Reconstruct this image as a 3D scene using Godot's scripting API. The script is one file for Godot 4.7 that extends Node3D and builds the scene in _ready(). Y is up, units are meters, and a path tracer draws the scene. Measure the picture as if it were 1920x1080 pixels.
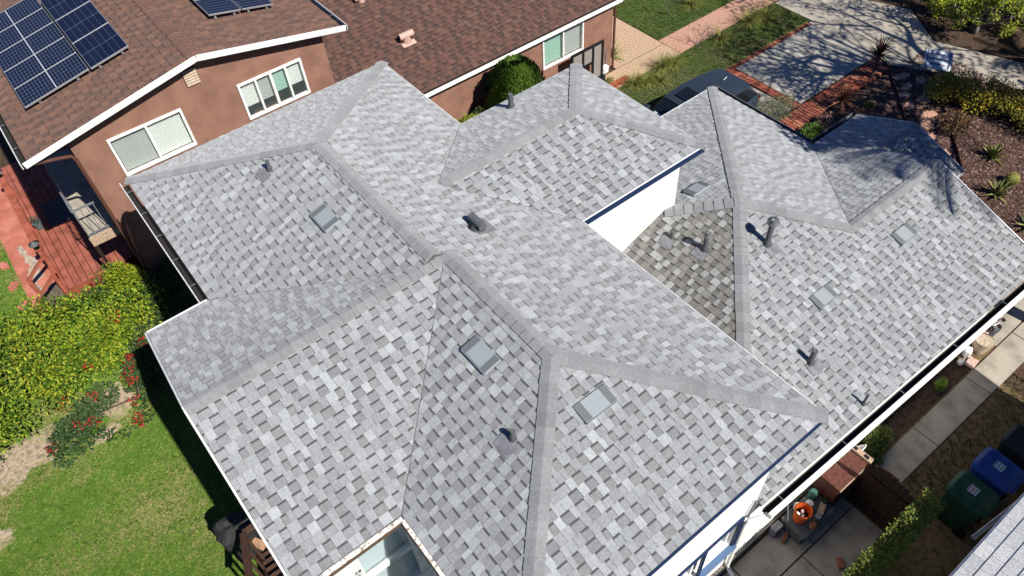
extends Node3D
# Aerial view over a grey-shingled house, its brown neighbour and the yards around them.
# x runs along the street-ward walls, z towards the side alley, y up; metres.

const EH := 5.208   # upper eave
const LH := 2.512   # lower eave
var rng := RandomNumberGenerator.new()
var cam: Camera3D
var M := {}
var used := {}

func _ready():
	rng.seed = 20240611
	cam = Camera3D.new()
	cam.name = "camera"
	cam.fov = 41.73
	cam.near = 0.1
	cam.far = 400.0
	cam.rotation = Vector3(-0.86393, -0.59691, -0.08919)
	cam.position = Vector3(-6.1667, 14.2665, 13.2519)
	add_child(cam)
	cam.current = true
	var env := Environment.new()
	env.background_mode = Environment.BG_SKY
	var sky := Sky.new()
	var sm := ProceduralSkyMaterial.new()
	sm.sky_top_color = Color(0.26, 0.43, 0.73)
	sm.sky_horizon_color = Color(0.69, 0.77, 0.87)
	sm.sky_curve = 0.12
	sm.ground_bottom_color = Color(0.30, 0.28, 0.25)
	sm.ground_horizon_color = Color(0.55, 0.58, 0.60)
	sm.sky_energy_multiplier = 0.66
	sm.sun_angle_max = 1.0
	sky.sky_material = sm
	env.sky = sky
	env.tonemap_mode = Environment.TONE_MAPPER_LINEAR
	env.tonemap_exposure = 1.4
	env.sdfgi_enabled = true
	env.ssao_enabled = true
	env.ssil_enabled = true
	var we := WorldEnvironment.new()
	we.name = "world_environment"
	we.environment = env
	add_child(we)
	var sun := DirectionalLight3D.new()
	sun.name = "sun"
	sun.light_energy = 1.6
	sun.light_color = Color(1.0, 0.98, 0.94)
	sun.light_angular_distance = 0.5
	sun.shadow_enabled = true
	add_child(sun)
	sun.look_at_from_position(Vector3.ZERO, Vector3(-0.11, -0.715, -0.69), Vector3.UP)
	make_materials()
	ground()
	house()
	brown_house()
	white_roof_house()
	left_yard()
	front_yard()
	alley()
	shade_trees()

# ------------------------------------------------------------------ mesh helper
class MB:
	var v := PackedVector3Array()
	var n := PackedVector3Array()
	var c := PackedColorArray()
	var t := PackedVector2Array()
	func tri(a: Vector3, b: Vector3, d: Vector3, col := Color.WHITE):
		var m := (b - a).cross(d - a)
		if m.length_squared() < 1e-16: return
		m = m.normalized()
		v.append(a); v.append(d); v.append(b)
		for i in 3:
			n.append(m); c.append(col)
		t.append(Vector2(0, 0)); t.append(Vector2(1, 1)); t.append(Vector2(1, 0))
	func tri_out(a: Vector3, b: Vector3, d: Vector3, inside: Vector3, col := Color.WHITE):
		if (b - a).cross(d - a).dot((a + b + d) / 3.0 - inside) < 0: tri(a, d, b, col)
		else: tri(a, b, d, col)
	func quad(a: Vector3, b: Vector3, d: Vector3, e: Vector3, col := Color.WHITE):
		var m := (b - a).cross(e - a)
		if m.length_squared() < 1e-16: m = (d - b).cross(e - b)
		if m.length_squared() < 1e-16: return
		m = m.normalized()
		for p in [a, d, b, a, e, d]: v.append(p)
		for i in 6:
			n.append(m); c.append(col)
		for q in [Vector2(0, 1), Vector2(1, 0), Vector2(1, 1), Vector2(0, 1), Vector2(0, 0), Vector2(1, 0)]: t.append(q)
	func quad_out(a: Vector3, b: Vector3, d: Vector3, e: Vector3, inside: Vector3, col := Color.WHITE):
		if (b - a).cross(d - a).dot((a + b + d + e) / 4.0 - inside) < 0: quad(a, e, d, b, col)
		else: quad(a, b, d, e, col)
	func box(ctr: Vector3, size: Vector3, col := Color.WHITE, bas := Basis(), bev := 0.0):
		var h := size * 0.5
		var b: float = min(bev, min(h.x, min(h.y, h.z)) * 0.9)
		var f := func(sx, sy, sz, ax) -> Vector3:
			var q := Vector3(sx * (h.x - (0.0 if ax == 0 else b)), sy * (h.y - (0.0 if ax == 1 else b)), sz * (h.z - (0.0 if ax == 2 else b)))
			return ctr + bas * q
		for s in [-1, 1]:
			quad_out(f.call(s, -1, -1, 0), f.call(s, 1, -1, 0), f.call(s, 1, 1, 0), f.call(s, -1, 1, 0), ctr, col)
			quad_out(f.call(-1, s, -1, 1), f.call(1, s, -1, 1), f.call(1, s, 1, 1), f.call(-1, s, 1, 1), ctr, col)
			quad_out(f.call(-1, -1, s, 2), f.call(1, -1, s, 2), f.call(1, 1, s, 2), f.call(-1, 1, s, 2), ctr, col)
		if b > 0.0:
			for s in [-1, 1]:
				for u in [-1, 1]:
					quad_out(f.call(s, u, -1, 0), f.call(s, u, 1, 0), f.call(s, u, 1, 1), f.call(s, u, -1, 1), ctr, col)
					quad_out(f.call(s, -1, u, 0), f.call(s, 1, u, 0), f.call(s, 1, u, 2), f.call(s, -1, u, 2), ctr, col)
					quad_out(f.call(-1, s, u, 1), f.call(1, s, u, 1), f.call(1, s, u, 2), f.call(-1, s, u, 2), ctr, col)
					for w in [-1, 1]:
						tri_out(f.call(s, u, w, 0), f.call(s, u, w, 1), f.call(s, u, w, 2), ctr, col)
	func bar(a: Vector3, b: Vector3, w: float, h: float, col := Color.WHITE, up := Vector3.UP, bev := 0.0):
		var z := (b - a).normalized()
		var x := up.cross(z)
		if x.length() < 0.01: x = Vector3.RIGHT.cross(z)
		x = x.normalized()
		box((a + b) * 0.5, Vector3(w, h, (b - a).length()), col, Basis(x, z.cross(x), z), bev)
	# a tube through points, one radius per point, smooth normals, closed ends
	func tube(pts: Array, rad: Array, seg := 10, col := Color.WHITE, cap := true):
		var rings := []
		var x := Vector3.ZERO
		for i in pts.size():
			var d: Vector3 = pts[min(i + 1, pts.size() - 1)] - pts[max(i - 1, 0)]
			d = d.normalized()
			if x == Vector3.ZERO:
				x = d.cross(Vector3(0.3, 0.2, 0.93) if absf(d.y) > 0.9 else Vector3.UP).normalized()
			else:
				x = (x - d * x.dot(d)).normalized()
			var y := d.cross(x)
			var ring := []
			for k in seg:
				var a := TAU * k / seg
				ring.append(x * cos(a) + y * sin(a))
			rings.append(ring)
		for i in pts.size() - 1:
			for k in seg:
				var k2 := (k + 1) % seg
				var q := [[i, k], [i, k2], [i + 1, k2], [i + 1, k]]
				for o in [0, 2, 1, 0, 3, 2]:
					var e: Array = q[o]
					var nn: Vector3 = rings[e[0]][e[1]]
					v.append(pts[e[0]] + nn * rad[e[0]])
					n.append(nn); c.append(col); t.append(Vector2(float(k) / seg, i))
		if cap:
			for i in [0, pts.size() - 1]:
				if rad[i] < 0.001: continue
				var out: Vector3 = pts[i] - (pts[1] if i == 0 else pts[i - 1])
				for k in seg:
					tri_out(pts[i], pts[i] + rings[i][k] * rad[i], pts[i] + rings[i][(k + 1) % seg] * rad[i], pts[i] - out, col)
	# flat-topped slab over a plan polygon (x, z) between y0 and y1
	func slab(poly: PackedVector2Array, y0: float, y1: float, col := Color.WHITE):
		var idx := Geometry2D.triangulate_polygon(poly)
		for i in range(0, idx.size(), 3):
			var a := poly[idx[i]]; var b := poly[idx[i + 1]]; var d := poly[idx[i + 2]]
			tri_out(Vector3(a.x, y1, a.y), Vector3(b.x, y1, b.y), Vector3(d.x, y1, d.y), Vector3(a.x, y1 - 1, a.y), col)
			if y1 - y0 > 0.02:
				tri_out(Vector3(a.x, y0, a.y), Vector3(b.x, y0, b.y), Vector3(d.x, y0, d.y), Vector3(a.x, y0 + 1, a.y), col)
		if y1 > y0:
			var cw := Geometry2D.is_polygon_clockwise(poly)
			for i in poly.size():
				var a := poly[i]; var b := poly[(i + 1) % poly.size()]
				var q := [Vector3(a.x, y0, a.y), Vector3(b.x, y0, b.y), Vector3(b.x, y1, b.y), Vector3(a.x, y1, a.y)]
				if cw: quad(q[0], q[1], q[2], q[3], col)
				else: quad(q[1], q[0], q[3], q[2], col)
	func mesh() -> ArrayMesh:
		var a := []
		a.resize(Mesh.ARRAY_MAX)
		a[Mesh.ARRAY_VERTEX] = v; a[Mesh.ARRAY_NORMAL] = n; a[Mesh.ARRAY_COLOR] = c; a[Mesh.ARRAY_TEX_UV] = t
		var m := ArrayMesh.new()
		if v.size() > 0: m.add_surface_from_arrays(Mesh.PRIMITIVE_TRIANGLES, a)
		return m

func numbered(s: String) -> String:
	if not used.has(s):
		used[s] = 0
		return s
	used[s] += 1
	return "%s_%03d" % [s, used[s]]

func put(called: String, mb: MB, m: Material, parent: Node = null) -> MeshInstance3D:
	var o := MeshInstance3D.new()
	o.mesh = mb.mesh()
	o.material_override = m
	if parent == null:
		o.name = numbered(called)
		add_child(o)
	else:
		o.name = called
		parent.add_child(o, true)
	return o

func tag(o: Node, label: String, category: String, group := ""):
	o.set_meta("label", label)
	o.set_meta("category", category)
	if group != "": o.set_meta("group", group)
	return o

func thing(called: String, label: String, category: String, at := Vector3.ZERO, turn := 0.0, group := "") -> Node3D:
	var o := Node3D.new()
	o.name = numbered(called)
	add_child(o)
	o.position = at
	o.rotation.y = turn
	tag(o, label, category, group)
	return o

func struct(called: String, mb: MB, m: Material) -> MeshInstance3D:
	var o := put(called, mb, m)
	o.set_meta("kind", "structure")
	return o

func pv(a: Array) -> PackedVector2Array:
	var p := PackedVector2Array()
	for i in range(0, a.size(), 2): p.append(Vector2(a[i], a[i + 1]))
	return p

func rect(x0, z0, x1, z1) -> PackedVector2Array:
	return pv([x0, z0, x1, z0, x1, z1, x0, z1])

func vary(col: Color, amt: float) -> Color:
	var k := 1.0 + rng.randf_range(-amt, amt)
	return Color(col.r * k, col.g * k, col.b * k)

# ------------------------------------------------------------------ materials
func noise_tex(cols: Array, freq: float, grain: float, seed_: int, size := 512, octaves := 4, contrast := 1.6) -> ImageTexture:
	var f := FastNoiseLite.new()
	f.seed = seed_
	f.frequency = freq
	f.noise_type = FastNoiseLite.TYPE_SIMPLEX_SMOOTH
	f.fractal_octaves = octaves
	var g := f.get_seamless_image(size, size, false, false, 0.1, true)
	g.convert(Image.FORMAT_L8)
	var src := g.get_data()
	var r := RandomNumberGenerator.new()
	r.seed = seed_ * 77 + 5
	var out := PackedByteArray()
	out.resize(size * size * 3)
	var last := cols.size() - 1
	for i in size * size:
		var x: float = clampf((src[i] / 255.0 - 0.5) * contrast + 0.5, 0.0, 0.9999) * last
		var k := int(x)
		var e: Color = cols[k].lerp(cols[k + 1], x - k)
		var w := 1.0 + r.randf_range(-grain, grain)
		out[i * 3] = int(clampf(e.r * w, 0, 1) * 255)
		out[i * 3 + 1] = int(clampf(e.g * w, 0, 1) * 255)
		out[i * 3 + 2] = int(clampf(e.b * w, 0, 1) * 255)
	var im := Image.create_from_data(size, size, false, Image.FORMAT_RGB8, out)
	return ImageTexture.create_from_image(im)

func mat(key: String, col: Color, rough := 0.8, tex: Texture2D = null, tile := 2.0, metal := 0.0, vcol := false) -> StandardMaterial3D:
	var m := StandardMaterial3D.new()
	m.albedo_color = col.linear_to_srgb()
	m.roughness = rough
	m.metallic = metal
	m.metallic_specular = 0.3
	m.cull_mode = BaseMaterial3D.CULL_DISABLED
	if tex:
		m.albedo_texture = tex
		m.uv1_triplanar = true
		m.uv1_world_triplanar = true
		m.uv1_scale = Vector3.ONE / tile
	m.vertex_color_use_as_albedo = vcol
	M[key] = m
	return m

func g(x: float) -> Color: return Color(x, x, x)

func make_materials():
	# textures are sRGB; a mean near 1 leaves the base colour as it is
	var granule := noise_tex([g(0.80), g(0.84), g(0.88)], 0.03, 0.24, 11, 512, 4)
	var stucco := noise_tex([g(0.90), g(0.95), g(1.0)], 0.01, 0.03, 12, 512, 5)
	var stucco_b := noise_tex([Color(0.86, 0.84, 0.83), Color(0.93, 0.92, 0.91), Color(1.0, 0.99, 0.98)], 0.012, 0.06, 13, 512, 6, 1.3)
	var grain := noise_tex([g(0.80), g(0.92), g(1.0)], 0.012, 0.10, 14, 512, 5)
	var conc := noise_tex([g(0.80), g(0.89), g(0.95), g(1.0)], 0.010, 0.10, 15, 512, 6, 1.2)
	var soil := noise_tex([g(0.62), g(0.80), g(0.92), g(1.0)], 0.02, 0.28, 16, 512, 7, 1.2)
	var chips := noise_tex([Color(0.42, 0.37, 0.37), Color(0.72, 0.66, 0.65), Color(1.0, 0.97, 0.95)], 0.14, 0.5, 17, 512, 3, 2.4)
	var turf := noise_tex([Color(0.70, 0.74, 0.60), Color(0.86, 0.90, 0.80), Color(1.0, 1.0, 1.0)], 0.012, 0.35, 18, 512, 5, 2.0)
	var wood := noise_tex([g(0.78), g(0.92), g(1.0)], 0.03, 0.08, 19, 256, 4)
	var peel := noise_tex([Color(0.60, 0.54, 0.50), Color(0.92, 0.89, 0.86), Color(0.97, 0.95, 0.93), Color(1, 1, 1), Color(1, 1, 1)], 0.03, 0.06, 20, 512, 5, 1.9)
	mat("shingle", Color(1.19, 1.215, 1.25), 0.95, granule, 1.15, 0, true)
	mat("brown_shingle", g(1.15), 0.95, granule, 1.15, 0, true)
	var rough_n := granule_normals()
	for k in ["shingle", "brown_shingle"]:
		M[k].normal_enabled = true
		M[k].normal_texture = rough_n
		M[k].normal_scale = 1.0
		M[k].rim_enabled = true      # dusty mineral granules scatter light back at grazing angles
		M[k].rim = 0.65 if k == "shingle" else 0.15
		M[k].rim_tint = 0.5
	mat("roof_deck", g(0.16), 0.95, granule, 2.6)
	mat("pale_deck", g(0.30), 0.95, granule, 2.6)
	mat("brown_deck", Color(0.07, 0.045, 0.04), 0.95, granule, 2.6)
	mat("white_wall", Color(0.82, 0.82, 0.80), 0.85, stucco, 3.0)
	mat("white_paint", Color(0.84, 0.84, 0.82), 0.5, stucco, 1.0)
	mat("peeling", Color(0.82, 0.80, 0.77), 0.8, peel, 1.1)
	mat("bare_wood", Color(0.12, 0.085, 0.065), 0.9, peel, 0.35)
	mat("navy", Color(0.010, 0.024, 0.075), 0.5)
	mat("slate_blue", Color(0.09, 0.15, 0.27), 0.5)
	mat("brown_wall", Color(0.285, 0.158, 0.118), 0.9, stucco_b, 4.0)
	mat("brown_trim", Color(0.10, 0.045, 0.035), 0.5)
	mat("gutter_dark", Color(0.04, 0.037, 0.036), 0.85, soil, 0.5)  # dirt and the shade inside the trough, both put into this colour
	mat("metal_grey", Color(0.30, 0.31, 0.33), 0.45, grain, 0.8, 0.4)
	mat("vent_grey", Color(0.265, 0.295, 0.315), 0.85)
	mat("vent_dark", Color(0.215, 0.24, 0.255), 0.6, noise_tex([g(0.6), g(1.0)], 0.2, 0.3, 21, 128, 1), 0.12)
	mat("pipe_grey", Color(0.13, 0.135, 0.15), 0.55, grain, 0.6)
	mat("flashing", Color(0.225, 0.23, 0.25), 0.5, grain, 1.0)
	mat("black", Color(0.012, 0.012, 0.014), 0.6)
	mat("concrete", Color(0.42, 0.375, 0.31), 0.9, conc, 2.4)
	mat("driveway", Color(0.43, 0.405, 0.35), 0.9, conc, 1.7)
	mat("tan_path", Color(0.57, 0.42, 0.29), 0.9, noise_tex([Color(0.78, 0.72, 0.66), Color(0.93, 0.91, 0.9), Color(1, 1, 1)], 0.05, 0.14, 22), 2.0)
	mat("pink_path", Color(0.60, 0.36, 0.27), 0.9, noise_tex([Color(0.72, 0.66, 0.62), Color(0.92, 0.9, 0.88), Color(1, 1, 1)], 0.05, 0.2, 23), 1.6)
	mat("red_path", Color(0.50, 0.19, 0.14), 0.85, noise_tex([Color(1, 1, 1), Color(0.95, 0.9, 0.88), Color(0.92, 0.88, 0.86), Color(0.88, 0.82, 0.80)], 0.008, 0.05, 24, 512, 5, 2.2), 3.0)
	mat("bare_patch", Color(0.55, 0.46, 0.36), 0.9, soil, 3.0)
	mat("brick", g(1.0), 0.9, grain, 0.7, 0, true)
	mat("soil", Color(0.10, 0.065, 0.045), 0.95, soil, 1.6)
	mat("dry_soil", Color(0.20, 0.14, 0.075), 0.95, soil, 1.8)
	mat("sand", Color(0.52, 0.40, 0.29), 0.95, soil, 1.4)
	mat("mulch", Color(0.18, 0.108, 0.09), 0.95, chips, 2.6)
	mat("turf", Color(0.10, 0.165, 0.03), 0.95, turf, 3.0)
	mat("turf_dry", Color(0.14, 0.17, 0.065), 0.95, turf, 2.4)
	mat("leaf", g(1.0), 0.6, null, 1.0, 0, true)
	M.leaf.backlight_enabled = true
	M.leaf.backlight = Color(0.12, 0.16, 0.03)
	mat("blade", g(1.0), 0.7, null, 1.0, 0, true)
	M.blade.backlight_enabled = true
	M.blade.backlight = Color(0.10, 0.14, 0.03)
	mat("bark", Color(0.15, 0.11, 0.085), 0.9, soil, 0.6)
	mat("grey_bark", Color(0.25, 0.22, 0.20), 0.9, soil, 0.6)
	mat("deck_red", g(1.0), 0.75, grain, 2.5, 0, true)
	mat("wood_brown", Color(0.085, 0.045, 0.032), 0.7, wood, 0.9)
	mat("wood_dark", Color(0.035, 0.018, 0.014), 0.8, wood, 0.9)
	mat("wood_pale", Color(0.46, 0.27, 0.17), 0.7, wood, 0.9)
	mat("brick_tan", Color(0.55, 0.40, 0.29), 0.9, soil, 0.6)
	mat("cover_black", Color(0.035, 0.036, 0.036), 0.75, grain, 0.8)
	mat("cabinet", Color(0.13, 0.050, 0.038), 0.6, wood, 0.8)
	mat("slate", Color(0.11, 0.12, 0.125), 0.8, grain, 0.9)
	mat("orange", Color(0.52, 0.10, 0.02), 0.45)
	mat("chrome", Color(0.6, 0.6, 0.6), 0.25, null, 1, 0.9)
	mat("tint", g(1.0), 0.55, null, 1, 0, true)
	mat("panel_frame", Color(0.50, 0.51, 0.53), 0.35, null, 1, 0.7)
	mat("car_paint", Color(0.024, 0.034, 0.046), 0.32)
	M.car_paint.clearcoat_enabled = true
	M.car_paint.clearcoat = 0.6
	M.car_paint.clearcoat_roughness = 0.08
	mat("car_glass", Color(0.006, 0.008, 0.010), 0.06)
	M.car_glass.metallic_specular = 0.5
	mat("rubber", Color(0.015, 0.015, 0.015), 0.8)
	var gl := mat("glass", Color(0.35, 0.62, 0.50), 0.03)
	gl.transparency = BaseMaterial3D.TRANSPARENCY_ALPHA
	gl.albedo_color = Color(0.66, 0.76, 0.76, 0.05)
	gl.metallic_specular = 0.5
	mat("curtain", Color(0.55, 0.67, 0.71), 0.8)
	mat("blind", Color(0.78, 0.83, 0.79), 0.7)
	mat("blind_green", Color(0.38, 0.62, 0.51), 0.7)
	mat("blind_dim", Color(0.48, 0.52, 0.49), 0.7)
	mat("bin_green", Color(0.018, 0.062, 0.036), 0.45, grain, 1.2)
	mat("bin_blue", Color(0.014, 0.05, 0.25), 0.45, grain, 1.2)
	mat("bin_black", Color(0.014, 0.018, 0.022), 0.5, grain, 1.2)
	mat("terracotta", Color(0.42, 0.17, 0.09), 0.85, soil, 0.5)
	mat("pot_cream", Color(0.50, 0.40, 0.30), 0.7, grain, 0.5)
	mat("pale_pink", Color(0.62, 0.42, 0.36), 0.6, grain, 0.5)
	mat("chip", g(1.0), 0.9, null, 1.0, 0, true)
	mat("cactus", Color(0.20, 0.22, 0.05), 0.6)
	mat("spines", Color(0.48, 0.40, 0.12), 0.6)
	mat("sign_blue", Color(0.66, 0.73, 0.82), 0.6, grain, 1.0)
	mat("mesh_grey", Color(0.32, 0.28, 0.26), 0.8, grain, 0.3)
	mat("reflection_green", Color(0.45, 0.62, 0.52), 0.35)
	mat("jar_green", Color(0.05, 0.13, 0.11), 0.15)
	mat("soil_hose", Color(0.05, 0.045, 0.04), 0.7)
	mat("cells_mono", g(1.0), 0.12, cell_tex(false), 1.0)
	mat("cells_poly", g(1.0), 0.12, cell_tex(true), 1.0)
	mat("cells_half", g(1.0), 0.12, cell_tex(false, 10), 1.0)
	for k in ["cells_mono", "cells_poly", "cells_half"]:
		M[k].uv1_triplanar = false
		M[k].uv1_world_triplanar = false
		M[k].uv1_scale = Vector3.ONE
		M[k].metallic_specular = 0.45

# the stony relief of the granules
func granule_normals() -> ImageTexture:
	var r := RandomNumberGenerator.new()
	r.seed = 99
	var n := 512
	var b := PackedByteArray()
	b.resize(n * n * 3)
	for i in n * n:
		var v := Vector3(r.randfn(0, 0.95), r.randfn(0, 0.95), 1.0).normalized()
		b[i * 3] = int(clampf(v.x * 0.5 + 0.5, 0, 1) * 255)
		b[i * 3 + 1] = int(clampf(v.y * 0.5 + 0.5, 0, 1) * 255)
		b[i * 3 + 2] = int(clampf(v.z * 0.5 + 0.5, 0, 1) * 255)
	return ImageTexture.create_from_image(Image.create_from_data(n, n, false, Image.FORMAT_RGB8, b))

# the printed cell grid of a solar module
func cell_tex(poly: bool, across := 20) -> ImageTexture:
	var w := 480
	var h := 288
	var im := Image.create(w, h, false, Image.FORMAT_RGB8)
	im.fill(Color(0.05, 0.07, 0.14))
	var r := RandomNumberGenerator.new()
	r.seed = 5
	var nx := across if not poly else 6
	var nz := 6 if not poly else 2
	for i in nx:
		for k in nz:
			var b := r.randf_range(-0.012, 0.012)
			im.fill_rect(Rect2i(i * w / nx, k * h / nz, w / nx, h / nz), Color(0.075 + b, 0.095 + b, 0.165 + b))
			if poly:
				for s in 12: im.fill_rect(Rect2i(i * w / nx, k * h / nz + s * 12, w / nx, 2), Color(0.11, 0.13, 0.20))
	var line := Color(0.36, 0.39, 0.46)
	for i in range(1, nx): im.fill_rect(Rect2i(i * w / nx - 1, 0, 3, h), line)
	for k in range(1, nz): im.fill_rect(Rect2i(0, k * h / nz - 2, w, 4), line)
	if not poly and across == 20: im.fill_rect(Rect2i(w / 2 - 4, 0, 8, h), Color(0.72, 0.74, 0.78))
	return ImageTexture.create_from_image(im)

# ------------------------------------------------------------------ shingled roof slopes
# Laminated shingles: every course is a row of separate tabs; the lower-lying tabs carry
# the darker granule strip that such shingles are made with along their top.
const GREY := {
	"tab": [Color(0.485, 0.495, 0.50), Color(0.445, 0.453, 0.458), Color(0.365, 0.371, 0.374), Color(0.395, 0.40, 0.402), Color(0.345, 0.350, 0.355), Color(0.375, 0.383, 0.385), Color(0.405, 0.411, 0.415), Color(0.43, 0.438, 0.443), Color(0.36, 0.364, 0.37)],
	"low": [Color(0.29, 0.294, 0.298), Color(0.262, 0.265, 0.268), Color(0.315, 0.318, 0.322), Color(0.345, 0.35, 0.354), Color(0.285, 0.283, 0.280)],
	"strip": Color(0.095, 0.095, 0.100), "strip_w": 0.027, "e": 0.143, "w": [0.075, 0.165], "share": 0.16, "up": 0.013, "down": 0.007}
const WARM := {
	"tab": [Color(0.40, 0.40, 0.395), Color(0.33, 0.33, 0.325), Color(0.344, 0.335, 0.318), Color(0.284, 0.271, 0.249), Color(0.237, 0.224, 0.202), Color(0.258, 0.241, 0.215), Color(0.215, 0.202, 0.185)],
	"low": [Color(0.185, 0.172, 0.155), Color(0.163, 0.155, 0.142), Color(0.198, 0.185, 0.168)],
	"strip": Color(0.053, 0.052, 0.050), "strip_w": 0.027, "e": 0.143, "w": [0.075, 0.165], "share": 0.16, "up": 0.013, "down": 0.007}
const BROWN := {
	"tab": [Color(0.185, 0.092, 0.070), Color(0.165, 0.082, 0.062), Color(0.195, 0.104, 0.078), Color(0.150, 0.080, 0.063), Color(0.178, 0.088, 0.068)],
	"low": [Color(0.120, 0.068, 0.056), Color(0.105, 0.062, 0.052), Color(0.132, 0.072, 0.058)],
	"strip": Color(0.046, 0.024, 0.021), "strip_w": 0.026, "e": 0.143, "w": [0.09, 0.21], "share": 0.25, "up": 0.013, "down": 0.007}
const BROWN_LIT := {  # lighter, warmer copy of BROWN: direct sun on the gable slopes is in the colours
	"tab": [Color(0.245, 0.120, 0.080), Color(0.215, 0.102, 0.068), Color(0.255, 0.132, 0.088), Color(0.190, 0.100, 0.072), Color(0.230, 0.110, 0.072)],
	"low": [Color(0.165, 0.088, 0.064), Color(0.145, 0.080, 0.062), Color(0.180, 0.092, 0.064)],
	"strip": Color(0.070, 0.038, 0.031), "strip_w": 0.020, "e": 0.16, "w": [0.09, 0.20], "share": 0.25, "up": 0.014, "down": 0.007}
const PALE := {
	"tab": [Color(0.66, 0.655, 0.65), Color(0.60, 0.60, 0.605), Color(0.70, 0.69, 0.68), Color(0.63, 0.62, 0.62)],
	"low": [Color(0.6, 0.6, 0.6)],
	"strip": Color(0.1, 0.1, 0.1), "strip_w": 0.0, "e": 0.20, "w": [0.295, 0.305], "share": 1.0, "up": 0.016, "down": 0.01}

# plan: polygon in (x, z); the slope rises by grad per metre from height y0 at the point at.
func slope(owner_: Node3D, plan: PackedVector2Array, at: Vector2, y0: float, grad: Vector2, kind: Dictionary, pieces: Array, deck_mat: Material, skip := []) -> Node3D:
	var up2 := grad.normalized()
	var slope_ := grad.length()
	var U := Vector3(-up2.y, 0, up2.x)
	var V := Vector3(up2.x, slope_, up2.y).normalized()
	var N := V.cross(U)
	if N.y < 0:
		U = -U
		N = -N
	var O := Vector3(at.x, y0, at.y)
	var to3 := func(p: Vector2) -> Vector3: return Vector3(p.x, y0 + grad.dot(p - at), p.y)
	# sheathing
	var d := MB.new()
	var idx := Geometry2D.triangulate_polygon(plan)
	for i in range(0, idx.size(), 3):
		var a: Vector3 = to3.call(plan[idx[i]]); var b: Vector3 = to3.call(plan[idx[i + 1]]); var e3: Vector3 = to3.call(plan[idx[i + 2]])
		d.tri_out(a, b, e3, a - N)
		d.tri_out(a - N * 0.06, b - N * 0.06, e3 - N * 0.06, a)
	var ctr := Vector3.ZERO
	for p in plan: ctr += to3.call(p)
	ctr = ctr / plan.size() - N * 0.03
	for i in plan.size():
		var a: Vector3 = to3.call(plan[i]); var b: Vector3 = to3.call(plan[(i + 1) % plan.size()])
		d.quad_out(a, b, b - N * 0.06, a - N * 0.06, ctr)
	var sl := put("roof_slope", d, deck_mat, owner_)
	# shingles
	var face := PackedVector2Array()
	var lo := Vector2(1e9, 1e9)
	var hi := -lo
	for p in plan:
		var q: Vector3 = to3.call(p) - O
		var s := Vector2(q.dot(U), q.dot(V))
		face.append(s)
		lo = lo.min(s)
		hi = hi.max(s)
	var inset := Geometry2D.offset_polygon(face, -0.007)
	if inset.size() > 0: face = inset[0]
	var holes := []
	for h in skip:
		var hp := PackedVector2Array()
		for p in h:
			var q: Vector3 = to3.call(p) - O
			hp.append(Vector2(q.dot(U), q.dot(V)))
		holes.append(hp)
	var e: float = kind.e
	var row := int(floor(lo.y / e))
	while row * e < hi.y:
		var v0 := row * e
		var u: float = lo.x - rng.randf_range(0.0, 0.3)
		if kind.share >= 1.0: u = lo.x - (0.15 if row % 2 == 0 else 0.0)
		var was_low := false
		while u < hi.x:
			var w: float = rng.randf_range(kind.w[0], kind.w[1])
			var low: bool = rng.randf() > kind.share
			if was_low: low = false
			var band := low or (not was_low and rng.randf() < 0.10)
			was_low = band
			var col: Color = (kind.low[rng.randi() % kind.low.size()] if low else kind.tab[rng.randi() % kind.tab.size()])
			col = vary(col, 0.05)
			var gap := 0.0025
			var r := PackedVector2Array([Vector2(u + gap, v0 + 0.003), Vector2(u + w - gap, v0 + 0.003), Vector2(u + w - gap, v0 + e), Vector2(u + gap, v0 + e)])
			var hit := Geometry2D.intersect_polygons(r, face)
			var bad := false
			for hp in holes:
				if Geometry2D.is_point_in_polygon(Vector2(u + w * 0.5, v0 + e * 0.5), hp): bad = true
			if hit.size() > 0 and not bad:
				var pc := {"col": col, "low": low, "polys": hit, "O": O, "U": U, "V": V, "N": N, "v0": v0, "k": kind, "slope": sl, "band": band}
				var cc := Vector2.ZERO
				for p in hit[0]: cc += p
				cc /= hit[0].size()
				pc.at = O + U * cc.x + V * cc.y
				pieces.append(pc)
			u += w
		row += 1
	return sl

func piece_mesh(mb: MB, pc: Dictionary):
	var k: Dictionary = pc.k
	var e: float = k.e
	var hb: float = k.down if pc.low else k.up
	var O: Vector3 = pc.O; var U: Vector3 = pc.U; var V: Vector3 = pc.V; var N: Vector3 = pc.N
	var v0: float = pc.v0
	var parts := []
	for poly in pc.polys:
		if Geometry2D.is_polygon_clockwise(poly):
			poly = poly.duplicate()
			poly.reverse()
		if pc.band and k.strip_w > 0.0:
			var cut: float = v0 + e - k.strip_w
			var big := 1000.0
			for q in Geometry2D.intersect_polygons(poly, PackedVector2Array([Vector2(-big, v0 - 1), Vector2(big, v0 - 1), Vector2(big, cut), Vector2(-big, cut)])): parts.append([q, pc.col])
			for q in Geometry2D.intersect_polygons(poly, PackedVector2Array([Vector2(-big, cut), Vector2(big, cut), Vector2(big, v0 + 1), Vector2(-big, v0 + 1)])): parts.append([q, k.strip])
		else:
			parts.append([poly, pc.col])
	for pr in parts:
		var poly: PackedVector2Array = pr[0]
		var top := []
		var foot := []
		for p in poly:
			var base: Vector3 = O + U * p.x + V * p.y
			top.append(base + N * lerpf(hb, 0.0015, clampf((p.y - v0) / e, 0, 1)))
			foot.append(base)
		var n := poly.size()
		var inside: Vector3 = top[0] - N
		for i in range(1, n - 1):
			mb.tri_out(top[0], top[i], top[i + 1], top[0] - N, pr[1])
		var mid := Vector3.ZERO
		for p in foot: mid += p
		mid /= n
		for i in n:
			var j := (i + 1) % n
			mb.quad_out(foot[i], foot[j], top[j], top[i], mid, pr[1])

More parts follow.
